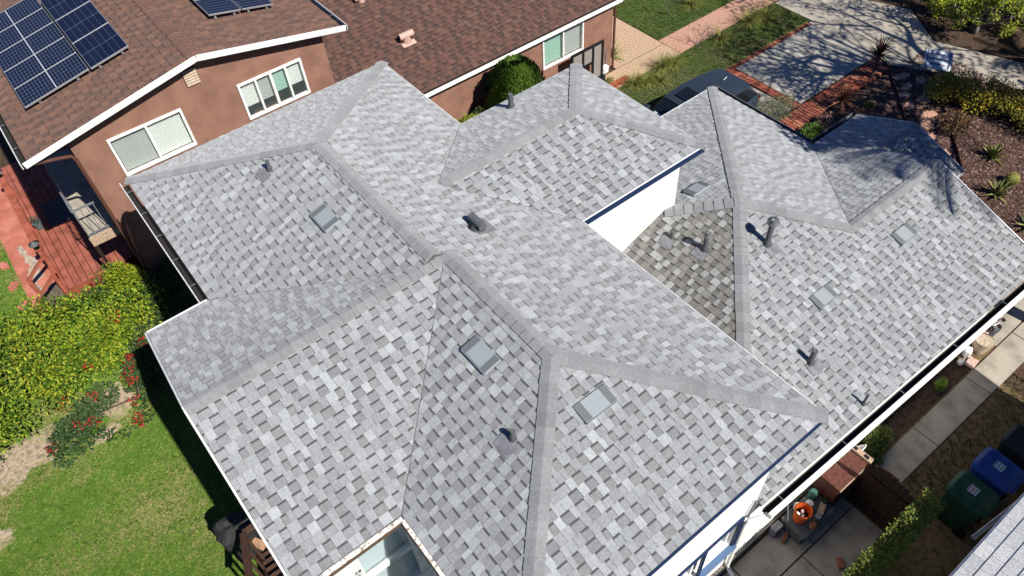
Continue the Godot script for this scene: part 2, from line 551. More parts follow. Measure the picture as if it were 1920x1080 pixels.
# the 300 shingles that show largest become parts of their slope, the rest one mass
func lay_shingles(owner_: Node3D, pieces: Array, m: Material, limit := 300):
	var inv := cam.transform.affine_inverse()
	var ty := tan(deg_to_rad(cam.fov) * 0.5)
	var seen := []
	var rest := []
	for pc in pieces:
		var q: Vector3 = inv * pc.at
		var ok := q.z < -1.0 and absf(q.x / -q.z) < ty * 1.775 and absf(q.y / -q.z) < ty
		if ok:
			pc.size = absf((pc.at - cam.position).normalized().dot(pc.N)) / (pc.at - cam.position).length_squared() * Geometry2D_area(pc.polys[0])
			seen.append(pc)
		else:
			rest.append(pc)
	seen.sort_custom(func(a, b): return a.size > b.size)
	var stuff := MB.new()
	for i in seen.size():
		if i < limit:
			var mb := MB.new()
			piece_mesh(mb, seen[i])
			put("shingle", mb, m, seen[i].slope)
		else:
			piece_mesh(stuff, seen[i])
	for pc in rest: piece_mesh(stuff, pc)
	var o := put("shingle_field", stuff, m, owner_)
	o.set_meta("kind", "stuff")

func Geometry2D_area(p: PackedVector2Array) -> float:
	var s := 0.0
	for i in p.size(): s += p[i].cross(p[(i + 1) % p.size()])
	return absf(s) * 0.5

# cap shingles bent over a hip or ridge from a (low end) to b; na, nb are the normals of the two slopes
func caps(owner_: Node3D, a: Vector3, b: Vector3, na: Vector3, nb: Vector3, m: Material, pal: Array, half := 0.125, ex := 0.19):
	var d := (b - a).normalized()
	var la := na.cross(d); var lb := nb.cross(d)
	# the side direction lies in its slope, square to the line, pointing down
	if la.y > 0.0: la = -la
	if lb.y > 0.0: lb = -lb
	if absf(la.y) < 1e-3 or absf(lb.y) < 1e-3 or la.dot(lb) > 0.95:
		la = na.cross(d); lb = -nb.cross(d)
	var n := (na + nb).normalized()
	var L := (b - a).length()
	var k := 0
	while k * ex < L - 0.04:
		var t0 := k * ex
		var t1: float = min(t0 + ex + 0.06, L)
		var mb := MB.new()
		var col := vary(pal[rng.randi() % pal.size()], 0.12)
		var hw := half + rng.randf_range(-0.004, 0.004)
		var p0 := a + d * t0; var p1 := a + d * t1
		var h0 := 0.036; var h1 := 0.016
		var c0 := p0 + n * (h0 + 0.002); var c1 := p1 + n * (h1 + 0.002)
		for sd in [[la, na], [lb, nb]]:
			var s: Vector3 = sd[0]; var nn: Vector3 = sd[1]
			var near0 := p0 + s * 0.03 + nn * h0; var near1 := p1 + s * 0.03 + nn * h1
			var e0 := p0 + s * hw + nn * (h0 - 0.006); var e1 := p1 + s * hw + nn * (h1 - 0.006)
			var inside := (p0 + p1) * 0.5 - n * 0.5
			mb.quad_out(c0, near0, near1, c1, inside, col)
			mb.quad_out(near0, e0, e1, near1, inside, col)
			mb.quad_out(e0, e1, e1 - nn * h1, e0 - nn * h0, (p0 + p1) * 0.5, col)
			mb.quad_out(c0, near0, p0 + s * 0.03, p0, p1, col)
			mb.quad_out(near0, e0, e0 - nn * h0, p0 + s * 0.03, p1, col)
		put("ridge_shingle", mb, m, owner_)
		k += 1

func nrm(gx: float, gz: float) -> Vector3: return Vector3(-gx, 1, -gz).normalized()

# ------------------------------------------------------------------ roof furniture
func box_vent(owner_: Node3D, ctr: Vector3, u: Vector3, v: Vector3, w: float, l: float):
	# u along the eave, v up the slope
	var n := v.cross(u).normalized()
	if n.y < 0: n = -n
	var bas := Basis(u, n, u.cross(n))
	var r := Node3D.new()
	r.name = "roof_vent"
	owner_.add_child(r, true)
	var c := MB.new()
	# hood: sides lean in, top flat, lower edge open
	var hw := w * 0.5; var hl := l * 0.5; var h := 0.065
	var P := func(x, y, z): return ctr + u * x + n * y - v * z
	var A := [P.call(-hw, 0.012, -hl), P.call(hw, 0.012, -hl), P.call(hw, 0.012, hl), P.call(-hw, 0.012, hl)]
	var B := [P.call(-hw + 0.006, h * 0.55, -hl + 0.008), P.call(hw - 0.006, h * 0.55, -hl + 0.008), P.call(hw - 0.006, h, hl - 0.006), P.call(-hw + 0.006, h, hl - 0.006)]
	for i in 4:
		var j := (i + 1) % 4
		c.quad_out(A[i], A[j], B[j], B[i], ctr, Color.WHITE)
	c.quad_out(B[0], B[1], B[2], B[3], ctr)
	put("hood", c, M.vent_grey, r)
	for s in [-1, 1]:
		var sc := MB.new()
		var x0: float = s * (hw - 0.115); var x1: float = s * (hw - 0.012)
		sc.quad_out(P.call(x0, h * 0.55 + 0.004, -hl + 0.012), P.call(x1, h * 0.55 + 0.004, -hl + 0.012), P.call(x1, h + 0.002, hl - 0.012), P.call(x0, h + 0.002, hl - 0.012), ctr)
		put("perforated_strip", sc, M.vent_dark, r)
	var lip := MB.new()
	lip.box(ctr - v * (hl + 0.008) + n * (h * 0.5), Vector3(w - 0.03, h * 0.85, 0.012), Color.WHITE, bas, 0.003)
	put("lip", lip, M.vent_grey, r)

func pipe(owner_: Node3D, base: Vector3, h: float, r: float, cap := 0.0, sk := Vector3.ZERO, fl := Vector3.ZERO, flu := Vector3.RIGHT, fln := Vector3.UP):
	var o := Node3D.new()
	o.name = "vent_pipe"
	owner_.add_child(o, true)
	var mb := MB.new()
	mb.tube([base - Vector3(0, 0.03, 0), base + Vector3(0, h, 0)], [r, r], 14, Color.WHITE, cap > 0.0)
	if cap == 0.0:
		mb.tube([base + Vector3(0, h, 0), base + Vector3(0, h - 0.08, 0)], [r * 0.82, r * 0.82], 14)
	put("stack", mb, M.pipe_grey, o)
	var bt := MB.new()
	bt.tube([base - Vector3(0, 0.02, 0), base + Vector3(0, 0.05, 0), base + Vector3(0, 0.09, 0)], [r * 1.9, r * 1.35, r * 1.08], 14)
	put("boot", bt, M.pipe_grey, o)
	if cap > 0.0:
		var cp := MB.new()
		var t := base + Vector3(0, h, 0)
		cp.tube([t - Vector3(0, 0.02, 0), t, t + Vector3(0, 0.05, 0), t + Vector3(0, 0.075, 0)], [cap, cap * 1.03, cap, cap * 0.45], 18)
		put("cap", cp, M.metal_grey, o)
	if fl != Vector3.ZERO:
		var f := MB.new()
		f.box(base + fl + fln * 0.017, Vector3(0.30, 0.006, 0.19), Color.WHITE, Basis(flu, fln, flu.cross(fln)))
		put("flashing", f, M.flashing, o)

func gutter(owner_: Node3D, a: Vector3, b: Vector3, out: Vector3, rim: Material, deep := 0.10, wide := 0.105, hang := 0.75, rim_w := 0.018):
	var o := Node3D.new()
	o.name = "gutter"
	owner_.add_child(o, true)
	var d := (b - a).normalized()
	var dn := Vector3.DOWN
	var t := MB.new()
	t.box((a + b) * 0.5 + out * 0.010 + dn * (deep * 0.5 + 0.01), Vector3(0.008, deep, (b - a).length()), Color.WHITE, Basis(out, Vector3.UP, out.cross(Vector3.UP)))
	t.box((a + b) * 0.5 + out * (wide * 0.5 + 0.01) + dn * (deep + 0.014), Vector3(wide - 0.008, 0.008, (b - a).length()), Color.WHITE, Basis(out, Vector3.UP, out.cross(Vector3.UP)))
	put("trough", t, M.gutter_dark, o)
	var l := MB.new()
	l.box((a + b) * 0.5 + out * (wide + 0.009 + rim_w * 0.5) + dn * (deep * 0.5 + 0.006), Vector3(rim_w, deep + 0.03, (b - a).length() + 0.02), Color.WHITE, Basis(out, Vector3.UP, out.cross(Vector3.UP)), 0.006)
	put("rim", l, rim, o)
	if hang > 0.0:
		var k := 0.35
		while k < (b - a).length():
			var h := MB.new()
			h.box(a + d * k + out * (wide * 0.5 + 0.012) + dn * 0.014, Vector3(wide - 0.004, 0.006, 0.014), Color.WHITE, Basis(out, Vector3.UP, out.cross(Vector3.UP)))
			put("hanger", h, M.metal_grey, o)
			k += hang

func trim(owner_: Node3D, called: String, a: Vector3, b: Vector3, w: float, h: float, m: Material, drop := 0.0, out := Vector3.ZERO):
	var mb := MB.new()
	mb.bar(a + out - Vector3(0, drop, 0), b + out - Vector3(0, drop, 0), w, h, Color.WHITE, Vector3.UP, 0.004)
	return put(called, mb, m, owner_)

func wall_box(owner_: Node3D, x0, y0, z0, x1, y1, z1, m: Material, called := "wall"):
	var mb := MB.new()
	mb.box(Vector3((x0 + x1) / 2.0, (y0 + y1) / 2.0, (z0 + z1) / 2.0), Vector3(x1 - x0, y1 - y0, z1 - z0))
	return put(called, mb, m, owner_)

func house():
	var H := thing("grey_house", "large house with light grey shingle hip roofs filling the picture", "house")
	var P := []
	var m := 0.377
	var m2 := 0.3728
	var m3 := 0.3843
	var m4 := 0.350
	var dm: Material = M.roof_deck
	# upper roof
	var s_nw := slope(H, pv([-5.66, 0, 0, 0, -2.83, 2.893]), Vector2(0, 0), EH, Vector2(0, 0.3688), GREY, P, dm)
	slope(H, pv([0, 0, -2.83, 2.893, -2.83, 6.30, -2.604, 6.40, -2.604, 8.784, 0, 11.399, 0, 6.458, -1.651, 4.68, 0, 2.902]), Vector2(0, 0), EH, Vector2(-m, 0), GREY, P, dm)
	slope(H, pv([-5.66, 0, -2.83, 2.893, -2.83, 6.38, -3.085, 6.38, -5.66, 3.854]), Vector2(-5.66, 0), EH, Vector2(m, 0), GREY, P, dm)
	slope(H, pv([-6.698, 3.854, -5.66, 3.854, -3.085, 6.38, -6.698, 6.38]), Vector2(-6.698, 3.854), EH, Vector2(0, m3), GREY, P, dm)
	slope(H, pv([-6.698, 6.38, -2.633, 6.38, -5.208, 8.906, -6.698, 8.906]), Vector2(-6.698, 8.906), EH, Vector2(0, -m3), GREY, P, dm)
	slope(H, pv([-5.208, 8.906, -2.633, 6.38, -2.604, 6.38, -2.604, 8.784, -5.208, 11.399]), Vector2(-5.208, 0), EH, Vector2(m, 0), GREY, P, dm)
	slope(H, pv([-2.604, 8.784, -5.208, 11.399, 0, 11.399]), Vector2(0, 11.399), EH, Vector2(0, -0.3755), GREY, P, dm)
	# street-ward wing of the upper roof
	slope(H, pv([0, 2.902, -1.651, 4.68, 1.41, 4.68, 2.992, 2.902]), Vector2(0, 2.902), EH, Vector2(0, m4), GREY, P, dm)
	slope(H, pv([0, 6.458, -1.651, 4.68, 1.41, 4.68, 2.992, 6.458]), Vector2(0, 6.458), EH, Vector2(0, -m4), GREY, P, dm)
	slope(H, pv([2.992, 2.902, 2.992, 6.458, 1.41, 4.68]), Vector2(2.992, 0), EH, Vector2(-0.3935, 0), GREY, P, dm)
	# lower roof
	slope(H, pv([3.373, 7.203, 2.37, 6.2, 2.70, 6.2, 2.70, 2.995, 7.581, 2.995]), Vector2(0, 2.995), LH, Vector2(0, m2), GREY, P, dm)
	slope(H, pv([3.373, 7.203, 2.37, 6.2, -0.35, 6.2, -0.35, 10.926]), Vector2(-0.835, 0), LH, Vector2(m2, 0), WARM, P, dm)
	slope(H, pv([3.373, 7.203, 4.926, 8.756, 7.887, 8.756, 7.887, 11.40, -0.35, 11.23, -0.35, 10.926]), Vector2(0, 11.411), LH, Vector2(0, -m2), GREY, P, dm)
	slope(H, pv([3.373, 7.203, 7.581, 2.995, 7.581, 6.101, 4.926, 8.756]), Vector2(7.581, 0), LH, Vector2(-m2, 0), GREY, P, dm)
	slope(H, pv([4.926, 8.756, 7.887, 8.756, 7.887, 7.489, 9.275, 7.489, 9.275, 6.101, 7.581, 6.101]), Vector2(0, 6.101), LH, Vector2(0, m2), GREY, P, dm)
	slope(H, pv([7.887, 7.489, 9.275, 7.489, 9.275, 8.877, 7.887, 8.877]), Vector2(0, 8.877), LH, Vector2(0, -m2), GREY, P, dm)
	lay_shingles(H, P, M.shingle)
	# hip and ridge caps
	var cp := [Color(0.295, 0.296, 0.30), Color(0.27, 0.271, 0.275), Color(0.283, 0.283, 0.285)]
	var y1 := EH + 1.067; var y2 := EH + 0.982; var yl := EH + 0.971; var yw := EH + 0.6225
	var nR := nrm(-m, 0); var nL := nrm(m, 0)
	var R1 := Vector3(-2.83, y1, 2.893); var R3 := Vector3(-2.604, y2, 8.784)
	var ms: Material = M.shingle
	caps(H, Vector3(-2.604, y2, 6.36), R3 + Vector3(0, 0, 0.05), nL, nR, ms, cp)
	caps(H, Vector3(-6.698, yl, 6.38), Vector3(-2.72, yl, 6.38), nrm(0, m3), nrm(0, -m3), ms, cp)
	caps(H, Vector3(-2.83, y1, 6.36), R1, nL, nR, ms, cp)
	caps(H, Vector3(-5.66, EH, 0), R1, nrm(0, 0.3688), nL, ms, cp)
	caps(H, Vector3(0, EH, 0), R1, nrm(0, 0.3688), nR, ms, cp)
	caps(H, Vector3(-5.208, EH, 11.399), R3, nrm(0, -0.3755), nL, ms, cp)
	caps(H, Vector3(0, EH, 11.399), R3, nrm(0, -0.3755), nR, ms, cp)
	var W1 := Vector3(1.41, yw, 4.68)
	caps(H, W1, Vector3(-1.60, yw, 4.68), nrm(0, m4), nrm(0, -m4), ms, cp)
	caps(H, Vector3(2.992, EH, 2.902), W1, nrm(0, m4), nrm(-0.3935, 0), ms, cp)
	caps(H, Vector3(2.992, EH, 6.458), W1, nrm(0, -m4), nrm(-0.3935, 0), ms, cp)
	var Q2 := Vector3(3.373, LH + 4.208 * m2, 7.203)
	var J := Vector3(4.926, LH + 2.655 * m2, 8.756)
	caps(H, Vector3(7.581, LH, 2.995), Q2, nrm(0, m2), nrm(-m2, 0), ms, cp)
	caps(H, Vector3(2.40, Q2.y - 0.973 * m2, 6.23), Q2, nrm(0, m2), nrm(m2, 0), ms, cp)
	caps(H, Vector3(-0.30, Q2.y - 3.673 * m2, 10.876), Q2, nrm(0, -m2), nrm(m2, 0), ms, cp)
	caps(H, J, Q2, nrm(0, -m2), nrm(-m2, 0), ms, cp)
	caps(H, Vector3(7.887, J.y, 8.756), J, nrm(0, -m2), nrm(0, m2), ms, cp)
	caps(H, Vector3(9.275, LH + 1.388 * m2, 7.489), Vector3(7.80, LH + 1.388 * m2, 7.489), nrm(0, -m2), nrm(0, m2), ms, cp)
	# edge trim
	var e := Vector3(0, 0.0, 0)
	trim(H, "fascia", Vector3(0.0, EH, 6.458), Vector3(2.992, EH, 6.458), 0.03, 0.15, M.navy, 0.075, Vector3(0, 0, 0.012))
	trim(H, "fascia", Vector3(-5.208, EH, 11.399), Vector3(0.0, EH, 11.399), 0.03, 0.07, M.navy, 0.055, Vector3(0, 0, 0.006))
	trim(H, "drip_edge", Vector3(0.0, EH, 6.458), Vector3(2.992, EH, 6.458), 0.03, 0.012, M.white_paint, -0.004, Vector3(0, 0, 0.018))
	trim(H, "fascia", Vector3(0.012, EH, 6.47), Vector3(0.012, EH, 11.38), 0.025, 0.12, M.white_paint, 0.07)
	trim(H, "fascia", Vector3(3.004, EH, 2.90), Vector3(3.004, EH, 6.44), 0.025, 0.12, M.white_paint, 0.07)
	trim(H, "fascia", Vector3(0.02, EH, 2.89), Vector3(2.99, EH, 2.89), 0.025, 0.12, M.white_paint, 0.07)
	trim(H, "fascia", Vector3(0.012, EH, 0.01), Vector3(0.012, EH, 2.87), 0.025, 0.12, M.white_paint, 0.07)
	trim(H, "fascia", Vector3(-5.65, EH, -0.012), Vector3(0.0, EH, -0.012), 0.025, 0.12, M.white_paint, 0.07)
	trim(H, "fascia", Vector3(-6.69, EH, 3.838), Vector3(-5.68, EH, 3.838), 0.03, 0.13, M.white_paint, 0.05)
	trim(H, "rake_trim", Vector3(-6.712, EH, 3.854), Vector3(-6.712, yl, 6.38), 0.028, 0.13, M.white_paint, 0.055)
	trim(H, "rake_trim", Vector3(-6.712, yl, 6.38), Vector3(-6.712, EH, 8.906), 0.028, 0.13, M.white_paint, 0.055)
	for q in [[Vector3(-6.698, EH, 8.938), Vector3(-5.222, EH, 8.938), Vector3(0, 0, 1)], [Vector3(-5.235, EH, 8.97), Vector3(-5.235, EH, 11.39), Vector3(-1, 0, 0)]]:
		var wf: Node3D = trim(H, "weathered_fascia", q[0], q[1], 0.055, 0.13, M.peeling, 0.07)
		wf.set_meta("label", "white fascia board with peeling weathered paint")
		trim(wf, "bare_edge", q[0] + q[2] * 0.032, q[1] + q[2] * 0.032, 0.008, 0.08, M.bare_wood, 0.08)
	gutter(H, Vector3(-5.675, EH - 0.01, 0.0), Vector3(-5.675, EH - 0.01, 3.80), Vector3(-1, 0, 0), M.white_paint)
	gutter(H, Vector3(-0.33, LH + 0.03, 11.250), Vector3(7.887, LH - 0.0, 11.420), Vector3(-0.0207, 0, 1).normalized(), M.white_paint, 0.11, 0.105, 1.6, 0.075)
	gutter(H, Vector3(7.598, LH - 0.01, 3.0), Vector3(7.598, LH - 0.01, 5.98), Vector3(1, 0, 0), M.metal_grey, 0.09, 0.09, 0.0)
	gutter(H, Vector3(7.72, LH - 0.01, 6.085), Vector3(9.275, LH - 0.01, 6.085), Vector3(0, 0, -1), M.metal_grey, 0.09, 0.09, 0.0)
	trim(H, "fascia", Vector3(2.72, LH, 2.982), Vector3(7.57, LH, 2.982), 0.03, 0.12, M.white_paint, 0.055)
	trim(H, "rake_trim", Vector3(7.90, J.y, 8.756), Vector3(7.90, LH, 11.50), 0.028, 0.12, M.white_paint, 0.055)
	trim(H, "rake_trim", Vector3(9.288, LH + 1.388 * m2, 7.489), Vector3(9.288, LH, 8.877), 0.028, 0.12, M.white_paint, 0.055)
	trim(H, "rake_trim", Vector3(9.288, LH + 1.388 * m2, 7.489), Vector3(9.288, LH, 6.101), 0.028, 0.12, M.white_paint, 0.055)
	trim(H, "fascia", Vector3(7.91, LH, 8.89), Vector3(9.27, LH, 8.89), 0.025, 0.11, M.white_paint, 0.06)
	# walls (each stands clear of the next by butting)
	var ww: Material = M.white_wall
	var top := EH - 0.02
	wall_box(H, -5.36, 0, 0.30, -0.35, top, 0.45, ww)
	wall_box(H, -5.36, 0, 0.45, -5.21, top, 8.40, ww)
	wall_box(H, -4.90, 0, 8.56, -4.75, top, 10.96, ww)
	wall_box(H, -0.50, 0, 0.45, -0.35, top, 10.96, ww)
	# wall under the left gable and its window bay facing the sun
	wall_box(H, -6.36, 0, 4.15, -6.21, top + 0.10, 8.40, ww)
	wall_box(H, -6.21, 0, 4.15, -5.36, top, 4.30, ww)
	var gb := MB.new()
	gb.tri_out(Vector3(-6.36, top + 0.1, 4.3), Vector3(-6.36, top + 0.1, 8.4), Vector3(-6.36, yl - 0.08, 6.38), Vector3(-5, top, 6.3))
	put("gable_wall", gb, ww, H)
	# wall z = 8.4 .. 8.55 with a glazed door
	wall_box(H, -6.36, 0, 8.40, -6.06, top, 8.55, ww)
	wall_box(H, -5.02, 0, 8.40, -4.75, top, 8.55, ww)
	wall_box(H, -6.06, 4.62, 8.40, -5.02, top, 8.55, ww)
	wall_box(H, -6.06, 0, 8.40, -5.02, 2.3, 8.55, ww)
	bay_window(H)
	# end wall z = 10.96 .. 11.12 with the band of windows
	var wz0 := 10.96; var wz1 := 11.12
	wall_box(H, -4.90, 0.28, wz0, -0.35, 1.32, wz1, ww)
	wall_box(H, -4.90, 2.36, wz0, -0.35, top, wz1, ww)
	wall_box(H, -0.70, 1.32, wz0, -0.35, 2.36, wz1, ww)
	wall_box(H, -4.90, 1.32, wz0, -4.50, 2.36, wz1, ww)
	wall_box(H, -4.94, 0, wz0 - 0.03, -0.31, 0.28, wz1 + 0.06, M.concrete, "footing")
	var x := -0.70
	while x > -4.4:
		var w := Node3D.new()
		w.name = "window"
		H.add_child(w, true)
		var x0 := x - 0.78
		var fr := MB.new()
		for q in [[x0, x, 1.32, 1.38], [x0, x, 2.30, 2.36], [x0, x0 + 0.06, 1.38, 2.30], [x - 0.06, x, 1.38, 2.30]]:
			fr.box(Vector3((q[0] + q[1]) / 2, (q[2] + q[3]) / 2, 11.03), Vector3(q[1] - q[0] - 0.004, q[3] - q[2], 0.05), Color.WHITE, Basis(), 0.006)
		put("frame", fr, M.white_paint, w)
		var gl := MB.new()
		gl.box(Vector3((x0 + x) / 2, 1.84, 11.02), Vector3(0.66, 0.92, 0.008))
		put("pane", gl, M.glass, w)
		var bl := MB.new()
		for i in 18: bl.box(Vector3((x0 + x) / 2, 1.42 + i * 0.05, 10.985), Vector3(0.65, 0.044, 0.004), Color.WHITE, Basis(Vector3.RIGHT, 0.5))
		put("blind", bl, M.blind, w)
		var post := MB.new()
		post.box(Vector3(x + 0.045 if x > -0.8 else x + 0.04, 1.84, 11.145), Vector3(0.075, 1.10, 0.045), Color.WHITE, Basis(), 0.005)
		put("casing", post, M.navy, w)
		x = x0 - 0.08
	trim(H, "sill", Vector3(-4.5, 1.30, 11.17), Vector3(-0.62, 1.30, 11.17), 0.11, 0.05, M.slate_blue)
	trim(H, "head_trim", Vector3(-4.5, 2.385, 11.14), Vector3(-0.62, 2.385, 11.14), 0.04, 0.03, M.navy)
	# street-ward wing and the lower storey
	wall_box(H, -0.35, 2.6, 6.05, 2.70, top, 6.20, ww)
	wall_box(H, 2.55, 0, 3.15, 2.70, top, 6.05, ww)
	wall_box(H, -0.35, 0, 3.15, 2.55, top, 3.30, ww)
	wall_box(H, 2.70, 0, 3.30, 7.25, LH - 0.04, 3.45, ww)
	wall_box(H, 7.10, 0, 3.45, 7.25, LH - 0.04, 6.40, ww)
	wall_box(H, 7.25, 0, 6.40, 7.55, LH - 0.04, 6.55, ww)
	wall_box(H, 7.40, 0, 6.55, 7.55, LH - 0.04, 11.12, ww)
	wall_box(H, -0.35, 0.22, 10.97, 7.40, LH - 0.03, 11.12, ww)
	wall_box(H, -0.31, 0, 10.95, 7.43, 0.22, 11.17, M.concrete, "footing")
	for zz in [6.30, 8.66]:
		var po := MB.new()
		po.box(Vector3(9.10, (LH - 0.05) / 2, zz), Vector3(0.12, LH - 0.05, 0.12), Color.WHITE, Basis(), 0.01)
		put("porch_post", po, M.white_paint, H)
	# downspouts on the end wall
	var ds := MB.new()
	ds.tube([Vector3(-0.30, 2.40, 11.34), Vector3(-0.42, 2.38, 11.31), Vector3(-0.56, 2.34, 11.22), Vector3(-0.60, 2.2, 11.19), Vector3(-0.60, 0.38, 11.19), Vector3(-0.62, 0.28, 11.28), Vector3(-0.63, 0.24, 11.38)], [0.035, 0.035, 0.035, 0.035, 0.035, 0.035, 0.035], 8)
	put("downspout", ds, M.white_paint, H)
	var ds2 := MB.new()
	ds2.tube([Vector3(-0.46, 2.80, 11.16), Vector3(-0.56, 2.36, 11.17)], [0.022, 0.022], 8)
	put("conduit", ds2, M.metal_grey, H)
	# vents and pipes
	var uz := Vector3(0, 0, 1); var ux := Vector3(1, 0, 0)
	var vL := Vector3(1, m, 0).normalized(); var vF := Vector3(0, m2, -1).normalized()
	box_vent(H, Vector3(-3.22, 5.957, 8.05), uz, vL, 0.55, 0.29)
	box_vent(H, Vector3(-3.545, 6.005, 4.33), uz, vL, 0.52, 0.29)
	box_vent(H, Vector3(-2.55, 5.895, 9.565), ux, Vector3(0, 0.3755, -1).normalized(), 0.54, 0.28)
	box_vent(H, Vector3(5.77, LH + (11.411 - 9.42) * m2, 9.42), ux, vF, 0.52, 0.29)
	box_vent(H, Vector3(3.31, LH + (11.411 - 9.40) * m2, 9.40), ux, vF, 0.52, 0.29)
	box_vent(H, Vector3(3.35, LH + (6.21 - 2.995) * m2, 6.21), ux, Vector3(0, m2, 1).normalized(), 0.50, 0.29)
	var nF := nrm(0, -m2); var nLL := nrm(m, 0)
	pipe(H, Vector3(-3.63, 5.803, 9.24), 0.19, 0.035, 0.0, Vector3.ZERO, -vL * 0.14, uz, nLL)
	pipe(H, Vector3(-3.68, 5.954, 2.55), 0.20, 0.035, 0.0, Vector3.ZERO, -vL * 0.14, uz, nLL)
	pipe(H, Vector3(3.19, LH + (11.411 - 8.10) * m2, 8.10), 0.55, 0.055, 0.105, Vector3.ZERO, -vF * 0.17, ux, nF)
	pipe(H, Vector3(2.17, LH + (11.411 - 10.09) * m2, 10.09), 0.33, 0.05, 0.0, Vector3.ZERO, -vF * 0.14, ux, nF)
	pipe(H, Vector3(2.41, LH + (11.411 - 11.12) * m2, 11.12), 0.31, 0.024)
	pipe(H, Vector3(2.28, LH + (2.28 + 0.835) * m2, 7.40), 0.36, 0.05, 0.068, Vector3.ZERO, -vL * 0.15, uz, nLL)
	pipe(H, Vector3(2.09, LH + (2.09 + 0.835) * m2, 6.73), 0.17, 0.03, 0.0, Vector3.ZERO, -vL * 0.14, uz, nLL)
	pipe(H, Vector3(0.96, EH + (3.30 - 2.902) * m4, 3.30), 0.30, 0.055)
	# T-shaped exhaust on the street-ward slope
	var te := Node3D.new()
	te.name = "exhaust_hood"
	H.add_child(te, true)
	var b := Vector3(-1.80, EH + 1.80 * m, 6.0)
	var vR := Vector3(-1, m, 0).normalized()
	var st := MB.new()
	st.tube([b - Vector3(0, 0.03, 0), b + Vector3(0, 0.10, 0)], [0.065, 0.065], 14)
	put("stack", st, M.pipe_grey, te)
	var bar := MB.new()
	bar.tube([b + Vector3(0.02, 0.13, -0.17), b + Vector3(0.02, 0.13, 0.15)], [0.072, 0.072], 16)
	put("cross_pipe", bar, M.pipe_grey, te)
	var skirt := MB.new()
	skirt.tube([b + nR * 0.01, b + nR * 0.045], [0.155, 0.10], 16)
	put("boot", skirt, M.pipe_grey, te)
	var flp := MB.new()
	flp.box(b - vR * 0.10 + nR * 0.018, Vector3(0.34, 0.006, 0.36), Color.WHITE, Basis(vR, nR, vR.cross(nR)))
	put("flashing", flp, M.flashing, te)

# window bay seen through the notch between the two rear slopes
func bay_window(H: Node3D):
	var w := Node3D.new()
	w.name = "glazed_door"
	H.add_child(w, true)
	var x0 := -6.06; var x1 := -5.02; var y0 := 2.3; var y1 := 4.62; var z := 8.50
	var fr := MB.new()
	for q in [[x0, x0 + 0.16, y0, y1], [x1 - 0.14, x1, y0, y1], [x0 + 0.16, x1 - 0.14, y1 - 0.12, y1], [x0 + 0.16, x1 - 0.14, 3.30, 3.42]]:
		fr.box(Vector3((q[0] + q[1]) / 2, (q[2] + q[3]) / 2, z), Vector3(q[1] - q[0], q[3] - q[2], 0.07), Color.WHITE, Basis(), 0.008)
	put("frame", fr, M.white_paint, w)
	var pn := MB.new()
	pn.box(Vector3((x0 + x1) / 2, 4.0, z - 0.01), Vector3(0.74, 1.18, 0.01))
	put("pane", pn, M.glass, w)
	var p2 := MB.new()
	p2.box(Vector3((x0 + x1) / 2, 2.8, z - 0.01), Vector3(0.74, 1.0, 0.01))
	put("pane", p2, M.glass, w)
	var cu := MB.new()
	cu.box(Vector3((x0 + x1) / 2, 3.4, z - 0.09), Vector3(0.78, 2.3, 0.01))
	put("curtain", cu, M.curtain, w)
	for i in 2:
		var tm := TextMesh.new()
		tm.text = ["28", "C"][i]
		tm.font_size = 16
		tm.pixel_size = 0.0062
		tm.depth = 0.006
		var o := MeshInstance3D.new()
		o.name = "lettering"
		o.mesh = tm
		o.material_override = M.black
		w.add_child(o, true)
		o.position = Vector3(-5.985, 3.78 - i * 0.11, z + 0.038)
		o.rotation.z = 0.0

# ------------------------------------------------------------------ neighbours
# vertical wall from a polygon in (x, y), between two z
func wall_poly(owner_: Node3D, poly: PackedVector2Array, z0: float, z1: float, m: Material, called := "wall"):
	var mb := MB.new()
	var idx := Geometry2D.triangulate_polygon(poly)
	for i in range(0, idx.size(), 3):
		var a := poly[idx[i]]; var b := poly[idx[i + 1]]; var d := poly[idx[i + 2]]
		mb.tri_out(Vector3(a.x, a.y, z1), Vector3(b.x, b.y, z1), Vector3(d.x, d.y, z1), Vector3(a.x, a.y, z1 - 1))
		mb.tri_out(Vector3(a.x, a.y, z0), Vector3(b.x, b.y, z0), Vector3(d.x, d.y, z0), Vector3(a.x, a.y, z0 + 1))
	var ctr := Vector3.ZERO
	for p in poly: ctr += Vector3(p.x, p.y, (z0 + z1) * 0.5)
	ctr /= poly.size()
	for i in poly.size():
		var a := poly[i]; var b := poly[(i + 1) % poly.size()]
		mb.quad_out(Vector3(a.x, a.y, z0), Vector3(b.x, b.y, z0), Vector3(b.x, b.y, z1), Vector3(a.x, a.y, z1), ctr)
	return put(called, mb, m, owner_)

